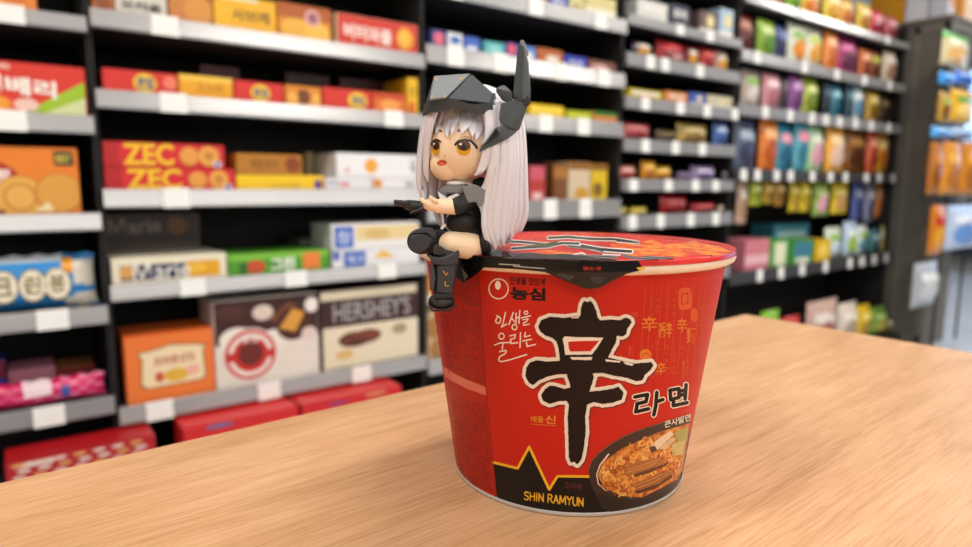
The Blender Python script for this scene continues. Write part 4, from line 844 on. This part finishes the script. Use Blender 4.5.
row(2, 1, [(431, 447, 30, '#3d3f86', 'navy', [('c', '#e06a80', .5, .55, .35)]), (448, 463, 33, '#e8e8ee', 'white', [('r', '#3b6ac0', .2, .4, .8, .8)]), (464, 480, 37, '#3f66c0', 'mid blue', [('r', '#e4e9f4', .2, .1, .8, .45)]), (484, 505, 42, '#5fb7bd', 'teal', [('e', '#8fd4d4', .5, .5, .3, .3)]), (506, 517, 43, '#4a4a9c', 'indigo', [('c', '#d95a70', .5, .6, .4)]), (518, 536, 46, '#5a86c8', 'light blue', [('r', '#eef0f4', .2, .2, .8, .6)]), (537, 563, 49, '#b5622c', 'copper brown', [('r', '#eadfd4', .35, .1, .8, .6)]), (564, 587, 56, '#2a3cae', 'deep blue', [('t', '#dfe3f2', '초코', .2, .3, .8, .65, .03)]), (588, 616, 61, '#7a4a40', 'cocoa', [('e', '#d9a8a0', .4, .4, .3, .3)])], W_('second', B2), 'chocolate_box', 'box', 'box')
row(2, 2, [(529, 564, 105, '#ecc417', 'lemon yellow', [('r', '#f3d94a', .05, .4, .95, .8)]), (566, 592, 111, '#a9b81c', 'yellow green', [('t', '#f0e63a', '감자', .1, .35, .9, .75, .04)]), (593, 618, 112, '#d9823a', 'green topped orange', [('r', '#3f7a2e', 0, .6, 1, 1)])], W_('third', B2), 'potato_snack_box', 'box', 'box')
row(2, 3, [(529, 545, 166, '#c9586a', 'pink', [('r', '#b5392f', 0, .3, 1, .6), ('e', '#e9c9c4', .5, .15, .3, .1)]), (553, 567, 163, '#7a4a22', 'chestnut brown', [('r', '#a8702f', 0, .6, 1, .9)]), (568, 590, 162, '#d2bda0', 'cream and gold', [('r', '#8f5a1c', 0, .8, 1, 1), ('e', '#c9952c', .6, .2, .3, .15)]), (591, 607, 164, '#d9b71e', 'gold yellow', [('r', '#8a5a22', 0, .82, 1, 1), ('e', '#7a5a1c', .4, .3, .3, .2)])], W_('fourth', B2), 'snack_tub', 'box', 'upright pack')
C(2, 4, 428, 462, 258, 'almond_box', 'box', 'upright orange and beige pack seen left of the figurine boot', '#c9b08a', [('r', '#de8a35', 0, .66, 1, 1), ('e', '#efe6da', .4, .6, .4, .1), ('r', '#5a3a2c', 0, .48, 1, .56), ('c', '#a5743c', .25, .32, .3), ('c', '#e0cba4', .6, .22, .3), ('c', '#a5743c', .3, .1, .25)])
# ---- bay behind the cup rim
B3 = 'behind the cup rim'
row(3, 0, [(637, 668, 1, '#dadad6', 'white'), (670, 690, 5, '#2a2e48', 'dark navy'), (700, 718, 12, '#6a5550', 'dull brown'), (720, 734, 9, '#a9c3d6', 'ice blue')], W_('top', B3), 'candy_box', 'box', 'box')
row(3, 1, [(640, 658, 40, '#4a2c4a', 'plum'), (662, 690, 40, '#a81d28', 'crimson', ('#d9303a', '#8a121c', '#e9b0b0')), (692, 704, 45, '#8f1a22', 'maroon'), (706, 720, 48, '#c0262c', 'scarlet', ('#e06a60', '#9a1a20', None)), (722, 734, 50, '#d0a9a0', 'rose')], W_('second', B3), 'jelly_pouch', 'snack bag', 'candy bag', pou=True)
row(3, 2, [(629, 662, 90, '#cdbb1e', 'mustard yellow'), (665, 688, 92, '#d98a44', 'orange'), (690, 706, 93, '#3f5fb4', 'cobalt'), (708, 733, 96, '#c9c0a4', 'ivory')], W_('third', B3), 'candy_box', 'box', 'carton')
row(3, 3, [(627, 658, 122, '#b0464c', 'rosy red', ('#d98a8a', '#9a2f38', None)), (662, 682, 130, '#5a4630', 'brown', ('#8a744a', '#3a2c1c', None)), (685, 715, 123, '#c0a050', 'golden', ('#e6d49a', '#8a6a2c', None)), (718, 734, 122, '#4f74b8', 'bluebell', ('#c3d3ee', '#3a569a', None))], W_('fourth', B3), 'candy_pouch', 'snack bag', 'pouch', pou=True)
row(3, 4, [(623, 642, 165, '#c26a60', 'coral', ('#e6b9ae', '#a03c38', None)), (645, 659, 161, '#d9921c', 'amber', ('#f2c460', '#b06a10', None)), (660, 678, 166, '#e9ac2a', 'sunny', ('#f7d780', '#c27f14', None)), (682, 697, 172, '#6a5a7a', 'grey violet', ('#a99abc', '#4a3c5a', None)), (699, 722, 166, '#a88fc0', 'lilac', ('#e0d4ec', '#7a62a0', None)), (724, 735, 172, '#4a4454', 'charcoal', ('#8a8494', '#2a2630', None))], W_('fifth', B3), 'gum_pouch', 'snack bag', 'small bag', pou=True)
row(3, 5, [(619, 633, 208, '#cdb52a', 'dull yellow', ('#efe29a', '#8f7c18', None)), (635, 650, 208, '#e0c030', 'canary yellow', ('#f2e6a0', '#a8901c', None)), (668, 694, 196, '#c0202a', 'bright red', ('#e98a84', '#8f141c', None)), (696, 720, 203, '#a8222a', 'dark red', ('#d9605a', '#7a141c', None)), (722, 735, 206, '#bfae98', 'beige', ('#e6dccb', '#9a8468', None))], W_('sixth', B3), 'candy_pouch', 'snack bag', 'sack', pou=True)
# ---- farthest bay
B4 = 'of the farthest bay'
row(4, 0, [(775, 790, -22, '#e08a3a', 'orange', ('#f3cfa0', '#b5602a', None)), (792, 806, -18, '#8fc22c', 'lime green', ('#e6f0c0', '#5a8f1c', None)), (808, 828, -14, '#e6b61c', 'yellow', ('#f6e6a0', '#d9761c', None)), (830, 846, -10, '#ead04a', 'pale yellow', ('#fdf2c0', '#d99a1c', None)), (848, 862, -4, '#e6a41c', 'amber', ('#f6dc90', '#c0601c', None)), (864, 877, 2, '#e0c040', 'gold', ('#f6e8a0', '#b0741c', None)), (878, 892, 8, '#c4193e', 'crimson', ('#e67a90', '#8f102c', None)), (893, 904, 16, '#b04a58', 'dusty rose', ('#e6b0b8', '#7a2c38', None))], W_('top', B4), 'snack_pouch', 'snack bag', 'snack bag', pou=True)
row(4, 1, [(744, 760, 12, '#7a2c24', 'russet', ('#c98a7a', '#5a1c18', None)), (763, 780, 18, '#8fb536', 'leaf green', ('#cfe09a', '#5f8a20', None)), (781, 793, 22, '#1d2f6a', 'navy', ('#5a74b8', '#101c48', None)), (794, 812, 22, '#dfe6cf', 'white and green', ('#7fb54a', '#e6902c', None)), (813, 829, 26, '#e9e4d2', 'cream', ('#b9cf5a', '#e0a040', None)), (830, 843, 28, '#e88a3c', 'tangerine', ('#f3c49a', '#c0622a', None)), (845, 865, 36, '#a3246a', 'magenta', ('#d97aa8', '#5a1038', None)), (866, 877, 48, '#c0622c', 'rust orange', ('#e9b48a', '#7a2c14', None)), (878, 889, 50, '#9a5a34', 'brown', ('#b0c23a', '#5a2c18', None)), (890, 902, 50, '#d6c4b0', 'ivory', ('#f2eae0', '#a8806a', None))], W_('second', B4), 'snack_pouch', 'snack bag', 'chip bag', pou=True)
row(4, 2, [(749, 766, 68, '#b9a9a0', 'dull pink', ('#7fb53a', '#d9cfc8', None)), (768, 784, 72, '#d2929a', 'rose pink', ('#efcfd0', '#b06a74', None)), (785, 793, 76, '#3a2c3c', 'near black', ('#6a5a70', '#241a26', None)), (794, 807, 74, '#8f4f96', 'purple', ('#cfa0d4', '#5f2c68', None)), (809, 824, 76, '#a9b83c', 'olive green', ('#dfe69a', '#74861c', None)), (827, 834, 82, '#1d2c3c', 'midnight blue', ('#4a6a80', '#101a26', None)), (836, 848, 83, '#3f8aa0', 'teal', ('#9fd0dc', '#205a70', None)), (850, 857, 84, '#24505f', 'dark teal', ('#5a90a0', '#122c38', None)), (858, 870, 82, '#c9d6de', 'silver white', ('#f6fafc', '#5a8aa8', None)), (872, 884, 90, '#b8912c', 'bronze', ('#e6cf84', '#7a5c14', None)), (886, 897, 94, '#4a3a22', 'dark brown', ('#8a744a', '#2c2010', None))], W_('third', B4), 'snack_pouch', 'snack bag', 'pouch', pou=True)
row(4, 3, [(742, 762, 118, '#55607c', 'slate', ('#a9b4c8', '#343c58', None)), (764, 781, 116, '#e27a24', 'deep orange', ('#f5bc84', '#b5521a', None)), (783, 797, 122, '#3a92b0', 'blue green', ('#e9a0b0', '#1c5f80', None)), (798, 812, 119, '#57a8bc', 'aqua', ('#e98aa0', '#2c7488', None)), (813, 829, 120, '#a9d6a0', 'mint', ('#e4f2dc', '#d9a0b0', None)), (830, 848, 124, '#eaa83a', 'apricot', ('#f9dca8', '#e0c0b0', None)), (851, 870, 126, '#7a4a1a', 'dark caramel', ('#b08040', '#4a260e', None)), (871, 881, 128, '#c9542c', 'brick orange', ('#e9a080', '#8f2c18', None)), (882, 893, 130, '#dfa02a', 'honey', ('#f3d690', '#b0661a', None))], W_('fourth', B4), 'snack_pouch', 'snack bag', 'packet', pou=True)
row(4, 4, [(744, 768, 240, '#cf7a88', 'pink', [('r', '#e6b3ba', 0, .2, 1, .5)]), (769, 788, 240, '#4f9c3c', 'green edged cream', [('r', '#e2e3c4', .22, .08, .8, .9)]), (790, 812, 240, '#3f8f3c', 'green and blue', [('r', '#3a7a94', .12, .3, .88, .9), ('r', '#d9e2cf', .2, .05, .8, .28)]), (814, 829, 240, '#e2b61c', 'yellow', [('e', '#f3d660', .5, .5, .3, .3)])], W_('fifth', B4), 'snack_carton', 'box', 'carton')
row(4, 4, [(831, 846, 228, '#d4e0d4', 'pale green', ('#8fbf3a', '#c4dcec', None)), (847, 859, 222, '#b9d0e4', 'pale blue', ('#e6f0f4', '#9fc23a', None)), (860, 871, 226, '#e2ecf0', 'white', ('#9fc43a', '#5a96b0', None)), (872, 881, 230, '#4a7a84', 'deep teal', ('#a9d0d4', '#24505a', None)), (882, 894, 226, '#d4c88a', 'straw', ('#f0ead0', '#a8943c', None))], 'past the cartons of the farthest bay', 'snack_pouch', 'snack bag', 'bag', pou=True)
x0, x1, z0, z1 = span(4, 4, 771, 806, 224, D+.2); carton('snack_carton', 'box', 'blue green carton stacked behind the green cartons of the farthest bay', x0, x1, z0, z1, D+.2, .14, '#3f86a0', [('r', '#9fc4cc', .1, .5, .9, .8)])
# peg-hung bags under the fourth rail of the farthest bay
zr = SHELFZ[4][3]-.03
bar = MB()
for k, q in enumerate([(741, 752, 224, '#c9a890', 'dusty beige', ('#efe2d2', '#a07a5c', None)), (754, 767, 206, '#b9c42a', 'lime yellow', ('#e9ee9a', '#8f9a1c', None)), (768, 778, 204, '#d9b02a', 'mustard', ('#f2dc90', '#8f6a1c', None)), (779, 789, 206, '#b0802a', 'tan gold', ('#dfc080', '#7a5014', None)), (794, 804, 212, '#d9b81c', 'yellow', ('#f3e27a', '#a8861c', None)), (805, 815, 212, '#e6c81e', 'bright yellow', ('#f6ea80', '#b8961c', None)), (818, 834, 216, '#8fb04a', 'green', ('#d9e4a8', '#d9a0b0', None)), (836, 853, 214, '#dcc01e', 'golden yellow', ('#f4e890', '#c99a60', None)), (857, 869, 220, '#5f6fb0', 'periwinkle', ('#c4cdec', '#3a447a', None)), (870, 880, 222, '#8a8fa8', 'grey blue', ('#d4d8e6', '#54587a', None)), (881, 891, 218, '#d9862a', 'orange', ('#f0c48a', '#a85a18', None))]):
    px0, px1, yb, col, desc, dd = q; y = YF+.03+.01*(k % 3)
    x0, x1 = X_at(px0, 182, y), X_at(px1, 182, y); z0 = Z_at((px0+px1)/2, yb, y)
    pouch('hanging_snack_pouch', 'snack bag', f'{desc} bag hanging under the fourth rail of the farthest bay, {ORD[k]} from left', x0+.004, min(x1-.004, BAYX[5]-.02), z0, zr-.016, y, min(.05, (x1-x0)*.5), des(col, *dd), group='bags hung under the fourth rail')
    # peg carrying the bag, part of the bay
for ch in [o for o in bpy.data.objects if o.name.startswith('shelving_bay') and o['label'] == BAYLAB[4]]:
    b = MB()
    for k in range(11): 
        X = BAYX[4]+.05+k*(BAYX[5]-BAYX[4]-.1)/10; b.tube([(X, D+.3, zr-.004), (X, D+.02, zr-.004)], .004, DARKM, 8)
    b.build('peg_row', ch, ch.location)
# bottom basket level
low4 = [(768, 786, 312, '#7fb52c', 'lime green', ('#cfe690', '#4a7a18', None)), (788, 806, 318, '#c0342c', 'red and green', ('#7ab03a', '#8a1c1a', None)), (812, 842, 302, '#c9a89c', 'large dusty pink', ('#e9dcd4', '#a04a44', None)), (844, 862, 304, '#dcd0c2', 'off white', ('#efe8de', '#b09a84', None)), (863, 875, 306, '#e2bb1e', 'yellow', ('#f4e07a', '#b08a1c', None)), (876, 890, 308, '#6fa03a', 'grass green', ('#c4dc8a', '#b4a83a', None)), (891, 901, 318, '#a8a06a', 'khaki', ('#dcd8b0', '#6a6438', None))]
for k, (px0, px1, yt, col, desc, dd) in enumerate(low4):
    y = D-.06; x0, x1 = X_at(px0, 330, y), min(X_at(px1, 330, y), BAYX[5]-.03); zt = Z_at((px0+px1)/2, yt, y)
    pouch('bread_pouch', 'snack bag', f'{desc} bag, {ORD[k]} from left on the lowest deck of the farthest bay', x0, x1, max(FLOOR_Z+DECK+.003, zt-.42), zt, y, .09, des(col, *dd))
# ---- grey end cabinet with goods on top and bags hung on its front
XE = BAYX[5]+.012; Ya = 1.566*D/1.775; Xb = XE+.36
cab = empty('end_cabinet', (XE+.18, (Ya+D+.43)/2, FLOOR_Z), 'tall dark grey steel cabinet closing the end of the shelving', 'cabinet'); ZT = Z_at(905, 22)
co = cab.location.copy(); GC = mat('#66635b', .5, var=.05); GC2 = mat('#736f66', .5)
b = MB(); b.box((XE, Ya, FLOOR_Z), (Xb, D+.43, ZT), GC, .004); b.build('cabinet_body', cab, co)
b = MB()
for z0, z1 in ((FLOOR_Z+.03, FLOOR_Z+.07), (ZT-.06, ZT-.02)): b.box((XE-.006, Ya+.01, z0), (XE-.0002, D-.02, z1), GC2, .001)
for y0, y1 in ((Ya+.01, Ya+.04), (D-.05, D-.02)): b.box((XE-.006, y0, FLOOR_Z+.03), (XE-.0002, y1, ZT-.02), GC2, .001)
b.build('side_frame', cab, co)
b = MB(); b.box((XE-.008, Ya-.008, ZT+.0002), (Xb+.008, D+.438, ZT+.022), GC2, .003); b.build('top_plate', cab, co)
zt = ZT+.0224
def topbox(x0, x1, y0, y1, h, col, label, items): carton('stock_box', 'box', label, XE+x0, XE+x1, zt, zt+h, y0, y1-y0, col, items)
topbox(.004, .2, D+.06, D+.26, .26, '#e3a023', 'yellow box standing at the back on top of the grey cabinet', [('r', '#f0c25a', .1, .1, .9, .5)])
topbox(.004, .13, D-.07, D+.05, .24, '#dfe0e8', 'white and blue box beside a yellow one on the grey cabinet', [('r', '#8fa4d6', .1, .3, .6, .8)])
topbox(.004, .12, D-.175, D-.08, .24, '#c9ccd8', 'grey white box with orange print on the grey cabinet', [('e', '#e08a2c', .6, .5, .3, .3)])
topbox(.128, .2, Ya+.01, Ya+.1, .24, '#d9921f', 'orange box at the front corner on top of the grey cabinet', [('r', '#b5651c', .0, .0, .3, 1)])
topbox(.206, .36, Ya+.01, Ya+.1, .26, '#ecd2b4', 'wide peach carton at the right photo edge on the grey cabinet', [('r', '#f3e6d4', .1, .4, .9, .8)])
YH = Ya-.125
rk = empty('hanging_display_rack', (XE+.45, Ya-.04, FLOOR_Z), 'thin black hanging rack on the front of the grey cabinet', 'rack')
for X in (X_at(951, 150, Ya-.03), X_at(975, 150, Ya-.03)):
    b = MB(); b.tube([(X, Ya-.03, FLOOR_Z), (X, Ya-.03, ZT-.15)], .008, DARKM, 8); b.build('upright', rk, rk.location)
for py in (30, 86, 138, 202):
    z = Z_at(955, py, Ya-.03); b = MB(); b.tube([(X_at(946, 150, Ya-.03), Ya-.03, z), (X_at(990, 150, Ya-.03), Ya-.03, z)], .005, DARKM, 8); b.build('cross_bar', rk, rk.location)
def hung(px0, px1, yt, yb, col, lab, dd, nm='hanging_snack_pouch', cat='snack bag', th=.07, y=YH):
    x0, x1 = X_at(px0, (yt+yb)/2, y), X_at(px1, (yt+yb)/2, y); xm = (px0+px1)/2
    pouch(nm, cat, lab, x0, x1, Z_at(xm, yb-1.2, y), Z_at(xm, yt+1.4, y), y, min(th, (x1-x0)*.4), des(col, *dd))
hung(948, 975, 31, 68, '#d6c9a0', 'cream snack bag with green top hanging on the black rack', ('#e9e4cc', '#e2b36a', None, '#4fae3a'))
hung(946, 960, 70, 86, '#3f9df0', 'small bright blue bag under the green topped one', ('#9cd0ff', '#2c7fd6', None))
hung(961, 980, 70, 86, '#4a7fe0', 'second bright blue bag cut by the right photo edge', ('#9cc4ff', '#2f5fc0', None))
hung(944, 955, 90, 124, '#b58a2c', 'bronze snack bag hanging above the blue strip bags', ('#8fb03a', '#7a4a14', None))
hung(956, 980, 88, 124, '#e2b02a', 'yellow snack bag with green band hanging above the blue strip bags', ('#4f9c3a', '#f0c860', None))
hung(938, 957, 125, 139, '#5fb0f4', 'light blue bag strip over the tall orange packs', ('#cfe9ff', '#3f90e0', None))
hung(958, 980, 126, 139, '#a8c6ec', 'pale blue bag strip cut by the right photo edge', ('#dcecff', '#7aa4dc', None))
hung(935, 947, 140, 196, '#b06a1c', 'dark orange tall pack hanging beside the cabinet corner', ('#c9802a', '#8f4f12', None))
hung(948, 966, 140, 196, '#d98f2c', 'orange tall pack hanging in the middle of its row', ('#eab050', '#b8701c', None))
hung(967, 985, 140, 196, '#cf8426', 'orange tall pack cut by the right photo edge', ('#e6a848', '#a8661a', None))
hung(936, 950, 204, 256, '#cf7a1c', 'orange red pack low on the black rack', ('#c0321c', '#e0a02c', None))
hung(952, 985, 204, 250, '#b9cbe8', 'white blue glossy bag low at the right photo edge', ('#e9f0fb', '#6a9ae0', None))
hung(922, 945, 262, 308, '#aab0b8', 'white bag hanging lowest on the black rack', ('#eef0f2', '#c4c9ce', None), th=.1)

# ================================================================== lights and view
def area(name, loc, size, power, col=(1, 1, 1), rot=(0, 0, 0), sy=None):
    l = bpy.data.lights.new(name, 'AREA'); l.energy = power; l.color = col; l.size = size
    if sy: l.shape = 'RECTANGLE'; l.size_y = sy
    o = bpy.data.objects.new(name, l); COL.objects.link(o); o.location = loc; o.rotation_euler = rot; return o
WARM = (1, .93, .84)
for i, (x, y) in enumerate([(-1.2, .4), (1.2, .4), (3.6, .4), (6, .4)]): area('aisle_lamp', (x, y, CEIL_Z-.03), 1.5, 33, WARM, sy=.3)
for i, (x, y) in enumerate([(-1, -2), (2, -2), (5, -2)]): area('ceiling_lamp', (x, y, CEIL_Z-.03), 1.5, 40, WARM, sy=.3)
area('rear_lamp', (6.8, 3.4, CEIL_Z-.03), 1.2, 40, (.9, .95, 1), sy=1.2)
w = bpy.data.worlds.new('store_air'); SC.world = w; w.use_nodes = True
w.node_tree.nodes['Background'].inputs[0].default_value = (.9, .93, 1, 1); w.node_tree.nodes['Background'].inputs[1].default_value = .15
SC.view_settings.view_transform = 'Standard'; SC.view_settings.look = 'None'; SC.view_settings.exposure = 0.0
